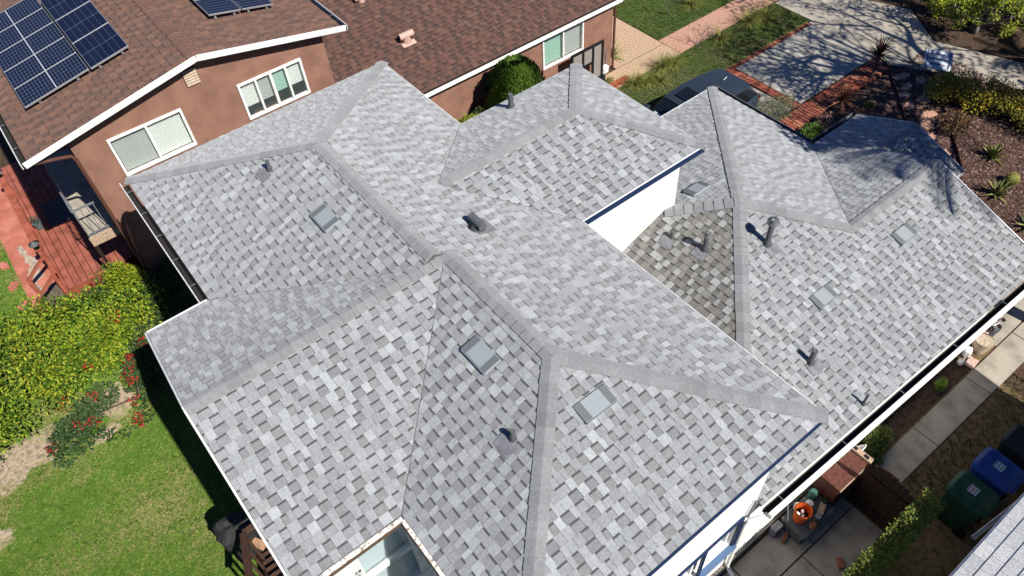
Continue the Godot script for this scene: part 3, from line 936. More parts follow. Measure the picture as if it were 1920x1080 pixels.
# a window in a wall that faces +z; leaves: [share, blind material, how far the blind is down]
func window_z(owner_: Node3D, x0: float, x1: float, y0: float, y1: float, z: float, leaves: Array):
	var w := Node3D.new()
	w.name = "window"
	owner_.add_child(w, true)
	var f := 0.055
	var fr := MB.new()
	for q in [[x0, x1, y1 - f, y1], [x0, x1, y0, y0 + f], [x0, x0 + f, y0 + f, y1 - f], [x1 - f, x1, y0 + f, y1 - f]]:
		fr.box(Vector3((q[0] + q[1]) / 2, (q[2] + q[3]) / 2, z), Vector3(q[1] - q[0], q[3] - q[2], 0.09), Color.WHITE, Basis(), 0.006)
	put("frame", fr, M.white_paint, w)
	var x := x0 + f
	var span := x1 - x0 - 2 * f
	for i in leaves.size():
		var lf: Array = leaves[i]
		var xe: float = x + span * lf[0]
		if i < leaves.size() - 1:
			var mu := MB.new()
			mu.box(Vector3(xe, (y0 + y1) / 2, z + 0.01), Vector3(0.05 if i % 2 == 0 or leaves.size() == 2 else 0.065, y1 - y0 - 2 * f, 0.07), Color.WHITE, Basis(), 0.005)
			put("mullion", mu, M.white_paint, w)
		var pn := MB.new()
		pn.box(Vector3((x + xe) / 2, (y0 + y1) / 2, z - 0.015), Vector3(xe - x - 0.02, y1 - y0 - 2 * f, 0.008))
		put("pane", pn, M.glass, w)
		var bl := MB.new()
		var bot: float = y1 - f - (y1 - y0 - 2 * f) * float(lf[2])
		var y := y1 - f - 0.02
		while y > bot:
			bl.box(Vector3((x + xe) / 2, y, z - 0.075), Vector3(xe - x - 0.03, 0.048, 0.004), Color.WHITE, Basis(Vector3.RIGHT, 0.18))
			y -= 0.052
		put("blind", bl, lf[1], w)
		x = xe

func brown_house():
	var H := thing("brown_house", "brown stucco house with reddish brown shingle roof and white trim", "house")
	var P := []
	var P2 := []
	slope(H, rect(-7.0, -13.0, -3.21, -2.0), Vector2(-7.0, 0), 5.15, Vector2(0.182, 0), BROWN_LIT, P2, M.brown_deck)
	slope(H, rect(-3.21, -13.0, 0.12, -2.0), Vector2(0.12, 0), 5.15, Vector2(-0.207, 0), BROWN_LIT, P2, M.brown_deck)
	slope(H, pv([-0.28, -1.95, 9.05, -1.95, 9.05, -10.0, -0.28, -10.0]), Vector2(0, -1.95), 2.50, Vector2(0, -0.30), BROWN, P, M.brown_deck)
	P.append_array(P2)
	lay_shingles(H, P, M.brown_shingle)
	var cp := [Color(0.20, 0.095, 0.070), Color(0.17, 0.080, 0.060), Color(0.22, 0.11, 0.08)]
	caps(H, Vector3(-3.21, 5.84, -2.0), Vector3(-3.21, 5.84, -7.0), nrm(0.182, 0), nrm(-0.207, 0), M.brown_shingle, cp, 0.15, 0.15)
	# white rake boards, gutters
	trim(H, "rake_board", Vector3(-7.08, 5.13, -1.985), Vector3(-3.21, 5.835, -1.985), 0.035, 0.13, M.white_paint, 0.045)
	trim(H, "rake_board", Vector3(-3.21, 5.835, -1.985), Vector3(0.20, 5.13, -1.985), 0.035, 0.13, M.white_paint, 0.045)
	gutter(H, Vector3(-7.01, 5.14, -13.0), Vector3(-7.01, 5.14, -2.0), Vector3(-1, 0, 0), M.white_paint, 0.10, 0.10, 1.0)
	gutter(H, Vector3(0.13, 5.14, -13.0), Vector3(0.13, 5.14, -2.0), Vector3(1, 0, 0), M.white_paint, 0.10, 0.10, 1.0)
	gutter(H, Vector3(0.0, 2.49, -1.935), Vector3(9.05, 2.49, -1.935), Vector3(0, 0, 1), M.white_paint, 0.10, 0.05, 1.2)
	trim(H, "rake_board", Vector3(9.065, 2.5, -1.95), Vector3(9.065, 4.9, -9.95), 0.03, 0.15, M.brown_trim, 0.07)
	var bw: Material = M.brown_wall
	# gable wall, left to right around two window openings
	var gt := func(x: float) -> float: return 5.84 - (0.182 * (-3.21 - x) if x < -3.21 else 0.207 * (x + 3.21)) - 0.08
	var z0 := -2.45; var z1 := -2.30
	wall_poly(H, pv([-6.2, 0, -5.53, 0, -5.53, gt.call(-5.53), -6.2, gt.call(-6.2)]), z0, z1, bw)
	wall_poly(H, pv([-5.53, 0, -3.88, 0, -3.88, 3.72, -5.53, 3.72]), z0, z1, bw)
	wall_poly(H, pv([-5.53, 4.71, -3.88, 4.71, -3.88, gt.call(-3.88), -5.53, gt.call(-5.53)]), z0, z1, bw)
	wall_poly(H, pv([-3.88, 0, -2.57, 0, -2.57, gt.call(-2.57), -3.21, gt.call(-3.21), -3.88, gt.call(-3.88)]), z0, z1, bw)
	wall_poly(H, pv([-2.57, 0, -0.96, 0, -0.96, 3.72, -2.57, 3.72]), z0, z1, bw)
	wall_poly(H, pv([-2.57, 4.67, -0.96, 4.67, -0.96, gt.call(-0.96), -2.57, gt.call(-2.57)]), z0, z1, bw)
	wall_poly(H, pv([-0.96, 0, -0.30, 0, -0.30, gt.call(-0.30), -0.96, gt.call(-0.96)]), z0, z1, bw)
	wall_box(H, -6.2, 0, -13.0, -6.05, 5.15, -2.45, bw)
	wall_box(H, -0.45, 0, -13.0, -0.30, 5.12, -2.45, bw)
	window_z(H, -5.53, -3.88, 3.72, 4.71, -2.30, [[0.5, M.blind_dim, 1.0], [0.5, M.blind, 1.0]])
	window_z(H, -2.57, -0.96, 3.72, 4.67, -2.30, [[0.25, M.blind, 0.74], [0.25, M.blind_dim, 0.74], [0.25, M.blind_green, 0.70], [0.25, M.blind, 0.70]])
	wall_box(H, -6.05, 0, -13.0, -0.45, 5.2, -12.85, bw)
	wall_box(H, -0.30, 0, -10.0, 8.77, 4.8, -9.85, bw)
	wall_box(H, -6.0, 2.6, -12.8, -0.5, 2.7, -2.5, M.wood_pale, "upper_floor")
	# louvred gable vent
	var lv := Node3D.new()
	lv.name = "gable_vent"
	H.add_child(lv, true)
	var lf := MB.new()
	lf.box(Vector3(-3.40, 5.28, -2.295), Vector3(0.32, 0.38, 0.02))
	put("backing", lf, M.black, lv)
	for i in 6:
		var sl := MB.new()
		sl.box(Vector3(-3.40, 5.125 + i * 0.062, -2.27), Vector3(0.30, 0.045, 0.012), Color.WHITE, Basis(Vector3.RIGHT, -0.5))
		put("slat", sl, M.pot_cream, lv)
	# street-ward block
	wall_box(H, -0.30, 0, -2.28, 6.10, 2.36, -2.13, bw)
	wall_box(H, 6.10, 0, -2.28, 7.70, 1.20, -2.13, bw)
	wall_box(H, 6.10, 2.20, -2.28, 7.70, 2.36, -2.13, bw)
	wall_box(H, 7.70, 0, -2.28, 8.92, 2.36, -2.13, bw)
	wall_box(H, 8.77, 0, -10.0, 8.92, 2.36, -2.28, bw)
	window_z(H, 6.10, 7.70, 1.20, 2.20, -2.13, [[0.5, M.blind_green, 1.0], [0.5, M.blind_dim, 1.0]])
	var ds := MB.new()
	ds.box(Vector3(8.96, 1.22, -2.08), Vector3(0.07, 2.4, 0.06), Color.WHITE, Basis(), 0.01)
	put("downspout", ds, M.brown_trim, H)
	# long downspout that leaves the gable gutter and runs down the corner
	var dp := MB.new()
	dp.tube([Vector3(-6.98, 5.02, -2.06), Vector3(-6.45, 4.82, -2.18), Vector3(-6.27, 4.74, -2.22), Vector3(-6.22, 4.62, -2.23), Vector3(-6.22, 0.5, -2.23)], [0.04, 0.04, 0.04, 0.04, 0.04], 8)
	put("downspout", dp, M.brown_trim, H)
	# roof exhaust: a pale horizontal drum on a skirted base
	var ex := Node3D.new()
	ex.name = "roof_exhaust"
	H.add_child(ex, true)
	var n := nrm(0, -0.30)
	var b := Vector3(2.55, 2.50 + 0.30 * (3.62 - 1.95), -3.62)
	var f1 := MB.new()
	f1.box(b + n * 0.02 + Vector3(0, -0.03, 0.1), Vector3(0.42, 0.012, 0.16), Color.WHITE, Basis(Vector3.RIGHT, n, Vector3.RIGHT.cross(n)))
	f1.tube([b, b + Vector3(0, 0.14, 0)], [0.14, 0.10], 14)
	put("base", f1, M.pale_pink, ex)
	var f2 := MB.new()
	f2.tube([b + Vector3(-0.22, 0.20, 0), b + Vector3(0.22, 0.20, 0)], [0.09, 0.09], 16, Color.WHITE, true)
	put("drum", f2, M.pale_pink, ex)
	var f3 := MB.new()
	f3.tube([b + Vector3(-0.224, 0.20, 0), b + Vector3(-0.225, 0.20, 0)], [0.075, 0.075], 16)
	put("opening", f3, M.black, ex)
	# small second exhaust up the slope
	var f4 := MB.new()
	var b2 := Vector3(2.30, 2.50 + 0.30 * (5.45 - 1.95), -5.45)
	f4.tube([b2 + Vector3(-0.2, 0.14, 0), b2 + Vector3(0.2, 0.14, 0)], [0.08, 0.08], 14)
	f4.tube([b2, b2 + Vector3(0, 0.1, 0)], [0.12, 0.08], 12)
	put("roof_exhaust", f4, M.pale_pink, H)
	side_balcony(H)
	solar()

func side_balcony(H: Node3D):
	var B := Node3D.new()
	B.name = "balcony"
	H.add_child(B, true)
	var fl := MB.new()
	fl.box(Vector3(-6.57, 2.02, -5.0), Vector3(0.66, 0.14, 3.9))
	put("floor", fl, M.concrete, B)
	var ed := MB.new()
	ed.box(Vector3(-6.57, 2.0, -3.02), Vector3(0.70, 0.26, 0.05), Color.WHITE, Basis(), 0.006)
	put("end_board", ed, M.brick_tan, B)
	for z in [-3.05, -5.0, -6.9]:
		var p := MB.new()
		p.box(Vector3(-6.88, 0.95, z), Vector3(0.08, 1.92, 0.08))
		put("post", p, M.wood_dark, B)
	var rl := MB.new()
	rl.bar(Vector3(-6.90, 2.95, -3.06), Vector3(-6.90, 2.95, -6.9), 0.035, 0.035)
	put("rail", rl, M.metal_grey, B)
	var r2 := MB.new()
	r2.bar(Vector3(-6.90, 2.95, -3.06), Vector3(-6.24, 2.95, -3.06), 0.035, 0.035)
	put("rail", r2, M.metal_grey, B)
	var r3 := MB.new()
	r3.bar(Vector3(-6.90, 2.2, -3.06), Vector3(-6.24, 2.2, -3.06), 0.03, 0.03)
	put("rail", r3, M.metal_grey, B)
	for i in 5:
		var s := MB.new()
		s.bar(Vector3(-6.88 + i * 0.15, 2.1, -3.06), Vector3(-6.88 + i * 0.15, 2.94, -3.06), 0.018, 0.018)
		put("baluster", s, M.metal_grey, B)
	for i in 12:
		var s := MB.new()
		s.bar(Vector3(-6.90, 2.1, -3.3 - i * 0.3), Vector3(-6.90, 2.94, -3.3 - i * 0.3), 0.018, 0.018)
		put("baluster", s, M.metal_grey, B)

func solar_panel(label: String, ctr: Vector3, u: Vector3, v: Vector3, lu: float, lv: float, cells: Material, group: String):
	var n := u.cross(v).normalized()
	if n.y < 0: n = -n
	var w := n.cross(u)
	var o := thing("solar_panel", label, "solar panel", ctr, 0, group)
	var bas := Basis(u, n, u.cross(n))
	var fr := MB.new()
	for s in [-1, 1]:
		fr.box(v * s * (lv * 0.5 - 0.007), Vector3(lu, 0.04, 0.014), Color.WHITE, bas, 0.002)
		fr.box(u * s * (lu * 0.5 - 0.007), Vector3(0.014, 0.04, lv - 0.029), Color.WHITE, bas, 0.002)
	put("frame", fr, M.panel_frame, o)
	var gl := MB.new()
	var a := u * (lu * 0.5 - 0.0145); var b := v * (lv * 0.5 - 0.0145); var up := n * 0.014
	gl.quad(-a + b + up, a + b + up, a - b + up, -a - b + up)
	put("cell_sheet", gl, cells, o)
	var bk := MB.new()
	bk.box(-n * 0.01, Vector3(lu - 0.034, 0.012, lv - 0.034), Color.WHITE, bas)
	put("back_sheet", bk, M.black, o)
	for s in [-0.3, 0.3]:
		var ft := MB.new()
		ft.bar(u * lu * s + v * (lv * 0.5 - 0.06) - n * 0.012, u * lu * s + v * (lv * 0.5 - 0.06) - n * 0.115, 0.05, 0.05, Color.WHITE, u)
		put("mounting_foot", ft, M.metal_grey, o)
	return o

func solar():
	var u := Vector3(1, 0.182, 0).normalized()
	var v := Vector3(0, 0, 1)
	var n := Vector3(-0.182, 1, 0).normalized()
	var at := func(x: float, z: float) -> Vector3: return Vector3(x, 5.15 + 0.182 * (x + 7.0), z) + n * 0.135
	var where := ["nearest the gable edge", "second from the gable edge", "third from the gable edge", "fourth from the gable edge", "fifth from the gable edge"]
	for i in 5:
		solar_panel("dark blue solar panel in the left column, " + where[i], at.call(-5.76, -3.48 - 0.425 - i * 0.855), u, v, 1.48, 0.845, M.cells_mono, "solar panels on the brown roof")
	var w2 := ["lowest", "middle", "uppermost"]
	for i in 3:
		solar_panel("solar panel with lined cells in right column of the left array, " + w2[i], at.call(-4.55, -3.44 - 0.64 - i * 1.29), u, v, 0.90, 1.28, M.cells_poly, "solar panels on the brown roof")
	var u2 := Vector3(1, -0.207, 0).normalized()
	var n2 := Vector3(0.207, 1, 0).normalized()
	var at2 := func(x: float, z: float) -> Vector3: return Vector3(x, 5.15 - 0.207 * (x - 0.12), z) + n2 * 0.135
	for i in 2:
		for k in 2:
			solar_panel(["left", "right"][k] + " solar panel right of the brown ridge, " + ["lower row", "upper row"][i], at2.call(-1.96 + k * 0.76, -3.44 - 0.425 - i * 0.855), u2, v, 0.745, 0.845, M.cells_half, "solar panels on the brown roof")

func white_roof_house():
	var H := thing("white_roofed_building", "building with pale white shingle roof at the lower right corner", "building")
	var P := []
	slope(H, rect(-2.5, 13.70, 7.36, 17.5), Vector2(0, 13.70), 2.9, Vector2(0, 0.30), PALE, P, M.pale_deck)
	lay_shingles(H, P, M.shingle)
	wall_box(H, -2.2, 0, 14.0, 7.1, 2.95, 14.15, M.white_wall)
	wall_box(H, 6.95, 0, 14.15, 7.1, 3.0, 17.4, M.white_wall)
	wall_box(H, -2.2, 0, 17.25, 6.95, 3.9, 17.4, M.white_wall)
	wall_box(H, -2.2, 0, 14.15, -2.05, 3.0, 17.25, M.white_wall)
	trim(H, "fascia", Vector3(-2.5, 2.9, 13.69), Vector3(7.36, 2.9, 13.69), 0.025, 0.11, M.white_paint, 0.06)
	var ds := MB.new()
	ds.tube([Vector3(1.95, 2.2, 13.60), Vector3(3.05, 2.2, 13.73)], [0.035, 0.035], 8)
	put("drain_pipe", ds, M.metal_grey, H)

# ------------------------------------------------------------------ ground
func sheet(called: String, poly: PackedVector2Array, y: float, m: Material):
	var mb := MB.new()
	mb.slab(poly, y, y)
	return struct(called, mb, m)

func ground():
	sheet("ground", rect(-60, -60, 60, 60), -0.03, M.soil)
	# rear yard
	sheet("lawn", pv([-20, -12, -9.05, -12, -8.95, -3.6, -7.0, -3.6, -6.75, 3, -6.75, 20, -20, 20]), 0.0, M.turf)
	sheet("bare_soil", wobble(Vector2(-10.5, 0.05), 1.05, 0.62, 7), 0.006, M.sand)
	sheet("bare_soil", wobble(Vector2(-8.35, -0.15), 0.62, 0.45, 9), 0.006, M.sand)
	sheet("bare_soil", wobble(Vector2(-11.4, 1.6), 0.5, 0.25, 12), 0.006, M.sand)
	sheet("bare_soil", wobble(Vector2(-8.75, 0.62), 0.34, 0.2, 15), 0.006, M.sand)
	sheet("paved_path", rect(-9.0, -16, -8.2, -3.7), 0.012, M.red_path)
	for i in 5: sheet("worn_patch", wobble(Vector2(-8.62 + rng.randf_range(-0.16, 0.16), -6.6 + i * 0.55), 0.09 + 0.05 * (i % 3), 0.26, 20 + i), 0.016, M.bare_patch)
	sheet("house_path", rect(-6.72, 3.9, -6.36, 9.5), 0.012, M.red_path)
	grass("grass", pv([-20, -12, -9.05, -12, -8.95, -3.6, -7.0, -3.6, -6.75, 3, -6.75, 20, -20, 20]), Rect2(-12.4, -8.5, 5.7, 16), 120000, [Color(0.105, 0.200, 0.026), Color(0.150, 0.245, 0.034), Color(0.215, 0.270, 0.062), Color(0.095, 0.165, 0.024), Color(0.26, 0.265, 0.09)], 0.036, "short green lawn grass of the rear yard", true)
	# front yard
	sheet("front_lawn", pv([8.0, -1.14, 11.1, -1.14, 11.11, -1.14, 15.75, -1.14, 15.75, 0.44, 8.0, 0.44, 7.0, 0.44, 7.0, -0.7]), 0.0, M.turf_dry)
	sheet("front_lawn", rect(11.2, -14, 26, -2.22), 0.0, M.turf_dry)
	sheet("tan_path", rect(9.0, -14, 11.14, -1.95), 0.016, M.tan_path)
	sheet("tan_path", rect(8.35, -1.93, 11.14, -1.14), 0.016, M.tan_path)
	sheet("pink_path", rect(11.16, -2.18, 17.5, -1.16), 0.016, M.pink_path)
	sheet("pink_path", rect(6.5, -1.90, 8.33, -0.62), 0.012, M.pink_path)
	sheet("driveway", rect(11.80, 0.62, 15.6, 3.16), 0.016, M.driveway)
	sheet("driveway", rect(5.0, 0.62, 11.40, 3.16), 0.016, M.driveway)
	sheet("pavement", pv([15.62, 3.1, 15.62, 0.5, 15.8, 0.44, 15.8, -1.1, 17.5, -1.1, 18.0, 0.4, 18.7, 2.3, 17.55, 3.9, 18.4, 6.4, 20.2, 10.6, 18.9, 10.6, 17.1, 7.1, 16.0, 4.8, 15.4, 3.7]), 0.010, M.concrete)
	sheet("verge", pv([17.6, 3.95, 18.8, 2.3, 30, 2, 30, 14, 20.4, 10.6, 18.5, 6.4]), 0.006, M.soil)
	sheet("mulch_bed", pv([7.4, 3.2, 9.6, 3.2, 9.6, 3.95, 15.3, 3.95, 16.0, 5.0, 17.0, 7.2, 18.8, 10.6, 18.8, 16, 7.4, 16]), 0.008, M.mulch)
	grass("grass", pv([7.0, -1.12, 15.74, -1.12, 15.74, 0.40, 7.0, 0.40]), Rect2(7.0, -1.12, 8.8, 1.5), 16000, [Color(0.13, 0.19, 0.05), Color(0.18, 0.21, 0.075), Color(0.10, 0.15, 0.04), Color(0.21, 0.22, 0.10)], 0.06, "coarse grass strip beside the driveway")
	grass("grass", rect(11.22, -7, 17.5, -2.24), Rect2(11.2, -7, 6.3, 4.8), 26000, [Color(0.115, 0.185, 0.04), Color(0.16, 0.215, 0.055), Color(0.09, 0.15, 0.035)], 0.06, "green lawn grass beyond the pink path")
	chips_on(Rect2(9.4, 4.0, 7.6, 7.4), 26000)
	# brick borders: every brick a piece
	var br := Node3D.new()
	br.name = "brick_border"
	br.set_meta("kind", "structure")
	add_child(br)
	var i0 := 0
	for i in 50: brick(br, Vector3(11.42 + i * 0.083, 0.02, 0.53), 0.075, 0.15)
	for i in 31: brick(br, Vector3(11.60, 0.02, 0.66 + i * 0.082), 0.30, 0.074)
	var bw := Node3D.new()
	bw.name = "brick_path"
	bw.set_meta("kind", "structure")
	add_child(bw)
	for i in 44:
		for k in 2: brick(bw, Vector3(9.75 + i * 0.125, 0.022, 3.39 + k * 0.32), 0.112, 0.30)
	# alley
	sheet("alley_ground", rect(-6, 11.1, 7.0, 16), 0.0, M.dry_soil)
	sheet("soil_bed", rect(3.3, 11.15, 7.1, 11.58), 0.008, M.soil)
	sheet("gravel_corner", rect(6.9, 11.15, 7.75, 11.6), 0.012, M.dry_soil)
	var sl := Node3D.new()
	sl.name = "alley_path"
	sl.set_meta("kind", "structure")
	add_child(sl)
	for q in [[3.30, 11.62, 4.62, 12.20], [4.63, 11.62, 6.55, 12.20], [6.56, 11.62, 8.4, 12.20], [7.78, 10.4, 10.4, 11.60], [8.41, 11.62, 10.4, 12.20], [-2.2, 11.22, -0.45, 11.90], [-0.44, 11.22, 1.08, 11.88], [1.09, 11.22, 2.26, 11.88], [-0.44, 11.90, 0.72, 12.62], [0.73, 11.90, 2.26, 12.62], [-2.2, 11.91, -0.45, 12.62]]:
		var mb := MB.new()
		mb.box(Vector3((q[0] + q[2]) / 2, 0.0, (q[1] + q[3]) / 2), Vector3(q[2] - q[0] - 0.012, 0.06 + rng.randf() * 0.006, q[3] - q[1] - 0.008), Color.WHITE, Basis(), 0.006)
		put("slab", mb, M.concrete, sl)
	grass("grass", rect(3.4, 12.24, 9.0, 13.6), Rect2(3.4, 12.24, 5.6, 1.4), 2500, [Color(0.16, 0.13, 0.055), Color(0.10, 0.11, 0.03), Color(0.20, 0.16, 0.08)], 0.05, "sparse dry grass between alley path and bins")

# loose bark chips on the mulch bed
func chips_on(r: Rect2, n: int):
	var mb := MB.new()
	mb.box(Vector3(0, 0.008, 0), Vector3(0.052, 0.010, 0.020))
	var mm := MultiMesh.new()
	mm.transform_format = MultiMesh.TRANSFORM_3D
	mm.use_colors = true
	mm.mesh = mb.mesh()
	mm.instance_count = n
	var cols := [Color(0.14, 0.078, 0.063), Color(0.09, 0.052, 0.045), Color(0.20, 0.125, 0.10), Color(0.065, 0.04, 0.036), Color(0.27, 0.19, 0.155)]
	for i in n:
		var p := Vector3(rng.randf_range(r.position.x, r.end.x), 0.008, rng.randf_range(r.position.y, r.end.y))
		var k := rng.randf_range(0.6, 1.5)
		mm.set_instance_transform(i, Transform3D(Basis.from_euler(Vector3(rng.randf_range(-0.5, 0.5), rng.randf() * TAU, rng.randf_range(-0.5, 0.5))).scaled(Vector3(k, k, k)), p))
		mm.set_instance_color(i, vary(cols[rng.randi() % 5], 0.2))
	var o := MultiMeshInstance3D.new()
	o.name = numbered("mulch_chips")
	o.multimesh = mm
	o.material_override = M.chip
	add_child(o)
	o.set_meta("kind", "stuff")
	tag(o, "loose brown bark chips covering the mulch bed", "mulch")

func brick(owner_: Node3D, at: Vector3, lx: float, lz: float):
	var mb := MB.new()
	var c: Color = [Color(0.30, 0.085, 0.055), Color(0.36, 0.12, 0.075), Color(0.25, 0.075, 0.055), Color(0.40, 0.16, 0.10)][rng.randi() % 4]
	mb.box(at + Vector3(0, rng.randf_range(-0.004, 0.004), 0), Vector3(lx - 0.008, 0.05, lz - 0.01), vary(c, 0.12), Basis(), 0.004)
	put("brick", mb, M.brick, owner_)

func wobble(c: Vector2, rx: float, rz: float, s: int) -> PackedVector2Array:
	var r := RandomNumberGenerator.new()
	r.seed = s
	var p := PackedVector2Array()
	var ph := [r.randf() * TAU, r.randf() * TAU, r.randf() * TAU]
	for i in 40:
		var a := TAU * i / 40
		var k := 1.0 + 0.2 * sin(a * 2 + ph[0]) + 0.14 * sin(a * 5 + ph[1]) + 0.08 * sin(a * 9 + ph[2]) + r.randf_range(-0.06, 0.06)
		p.append(c + Vector2(cos(a) * rx, sin(a) * rz) * k)
	return p

var bare := [[Vector2(-10.5, 0.05), 1.05, 0.62], [Vector2(-8.35, -0.15), 0.62, 0.45], [Vector2(-11.4, 1.6), 0.5, 0.25], [Vector2(-8.75, 0.62), 0.34, 0.2]]

func grass(called: String, poly: PackedVector2Array, box_: Rect2, count: int, cols: Array, h: float, label: String, patches := false):
	var mb := MB.new()
	for i in 5:
		var a := TAU * i / 5 + 0.3
		var d := Vector3(cos(a), 0, sin(a))
		var s := Vector3(-d.z, 0, d.x) * 0.0055
		var b := d * 0.006
		mb.tri(b - s, b + s, b + d * 0.022 + Vector3(0, 1.0 * h, 0))
		mb.tri(b + s * 0.6, b - s * 0.6, b + d * 0.03 + Vector3(0, 0.7 * h, 0))
	var fn := FastNoiseLite.new()
	fn.seed = 4
	fn.frequency = 0.55
	fn.fractal_octaves = 3
	var xf := []
	var cl := []
	for i in count:
		var p := Vector2(rng.randf_range(box_.position.x, box_.end.x), rng.randf_range(box_.position.y, box_.end.y))
		if not Geometry2D.is_point_in_polygon(p, poly): continue
		if patches:
			var skip := false
			for q in bare:
				var e: Vector2 = (p - q[0]) / Vector2(q[1], q[2])
				if e.length() < 0.95 + rng.randf_range(-0.4, 0.25) and rng.randf() < 0.92: skip = true
			if skip: continue
		var k := rng.randf_range(0.6, 1.25)
		xf.append(Transform3D(Basis(Vector3.UP, rng.randf() * TAU).scaled(Vector3(k, k * rng.randf_range(0.7, 1.2), k)), Vector3(p.x, 0.0, p.y)))
		var t := clampf(fn.get_noise_2d(p.x, p.y) * 1.5 + fn.get_noise_2d(p.x * 9.0, p.y * 9.0) * 1.1 + 0.5 + rng.randf_range(-0.3, 0.3), 0, 0.999) * (cols.size() - 1)
		cl.append(vary(cols[int(t)].lerp(cols[int(t) + 1], t - int(t)), 0.25))
	var mm := MultiMesh.new()
	mm.transform_format = MultiMesh.TRANSFORM_3D
	mm.use_colors = true
	mm.mesh = mb.mesh()
	mm.instance_count = xf.size()
	for i in xf.size():
		mm.set_instance_transform(i, xf[i])
		mm.set_instance_color(i, cl[i])
	var o := MultiMeshInstance3D.new()
	o.name = numbered(called)
	o.multimesh = mm
	o.material_override = M.blade
	add_child(o)
	o.set_meta("kind", "stuff")
	tag(o, label, "grass")

# ------------------------------------------------------------------ plants
func leaf(mb: MB, p: Vector3, d: Vector3, up: Vector3, l: float, w: float, col: Color):
	var s := d.cross(up)
	if s.length() < 0.01: s = d.cross(Vector3(0.7, 0.1, 0.7))
	s = s.normalized() * w * 0.5
	var n := s.cross(d).normalized()
	var m := p + d * l * 0.45 + n * l * 0.06
	var tip := p + d * l - n * l * 0.08
	mb.tri(p, m + s, m, col); mb.tri(m + s, tip, m, col)
	mb.tri(p, m, m - s, col); mb.tri(m, tip, m - s, col)

func rand_dir() -> Vector3:
	var z := rng.randf_range(-1, 1)
	var a := rng.randf() * TAU
	var r := sqrt(1 - z * z)
	return Vector3(r * cos(a), z, r * sin(a))

# leaves spread through a lump of foliage; each clump is [centre, radii]
func foliage(mb: MB, clumps: Array, count: int, l: float, w: float, cols: Array, floor_y := 0.02):
	var vol := 0.0
	for c in clumps: vol += c[1].x * c[1].y * c[1].z
	for c in clumps:
		var n := int(count * c[1].x * c[1].y * c[1].z / vol)
		# leaves of one clump are of like age: two colours prevail in it
		var own := [cols[rng.randi() % cols.size()], cols[rng.randi() % cols.size()]]
		for i in n:
			var d := rand_dir()
			var r := pow(rng.randf(), 0.42) * rng.randf_range(0.9, 1.12)
			var p: Vector3 = c[0] + Vector3(d.x * c[1].x, d.y * c[1].y, d.z * c[1].z) * r
			if p.y < floor_y: continue
			var o := (d + rand_dir() * 0.9 + Vector3(0, 0.15, 0)).normalized()
			var k := rng.randf_range(0.65, 1.2)
			leaf(mb, p, o, Vector3(rng.randf_range(-0.6, 0.6), 1, rng.randf_range(-0.6, 0.6)).normalized(), l * k, w * k, vary(own[rng.randi() % 2] if rng.randf() < 0.6 else cols[rng.randi() % cols.size()], 0.16))

func lumps(c: Vector3, r: Vector3, n: int, share := 0.45) -> Array:
	var a := [[c, r * 0.72]]
	for i in n:
		var d := rand_dir()
		d.y = absf(d.y) * 0.9 - 0.15
		a.append([c + Vector3(d.x * r.x, d.y * r.y, d.z * r.z) * rng.randf_range(0.55, 0.8), r * share * rng.randf_range(0.7, 1.15)])
	return a

func stems(mb: MB, base: Vector3, r: Vector3, n: int, rad: float):
	for i in n:
		var d := rand_dir()
		d.y = absf(d.y) + 0.5
		var tip := base + Vector3(d.x * r.x, r.y * clampf(d.y, 0.4, 1.0), d.z * r.z) * 0.8
		var mid := base.lerp(tip, 0.5) + rand_dir() * 0.06
		mb.tube([base + Vector3(d.x, 0, d.z) * 0.06 - Vector3(0, 0.02, 0), mid, tip], [rad, rad * 0.6, rad * 0.2], 6)

func shrub(called: String, label: String, base: Vector3, r: Vector3, nl: int, l: float, w: float, cols: Array, n_lumps := 8, group := "") -> Node3D:
	var o := thing(called, label, "shrub", base, 0, group)
	var s := MB.new()
	stems(s, Vector3.ZERO, r * 1.3, 6, 0.022)
	put("stem", s, M.bark, o)
	var f := MB.new()
	foliage(f, lumps(Vector3(0, r.y, 0), r, n_lumps), nl, l, w, cols)
	put("foliage", f, M.leaf, o)
	return o

# a long strap leaf that arches over
func strap(mb: MB, p: Vector3, d: Vector3, l: float, w: float, droop: float, col: Color, segs := 4, fold := 0.0):
	var q := p
	var dir := d.normalized()
	var s := dir.cross(Vector3.UP)
	if s.length() < 0.05: s = Vector3(1, 0, 0)
	s = s.normalized()
	var last := []
	for i in segs + 1:
		var t := float(i) / segs
		var ww := w * 0.5 * (1.0 - t) * (1.0 if t > 0.25 else 0.7 + t * 1.2) + 0.0015
		var n := s.cross(dir).normalized()
		var row := [q - s * ww + n * fold * ww, q, q + s * ww + n * fold * ww]
		if i > 0:
			mb.quad(last[0], last[1], row[1], row[0], col)
			mb.quad(last[1], last[2], row[2], row[1], col)
		last = row
		q += dir * l / segs
		dir = (dir + Vector3(0, -droop / segs, 0)).normalized()

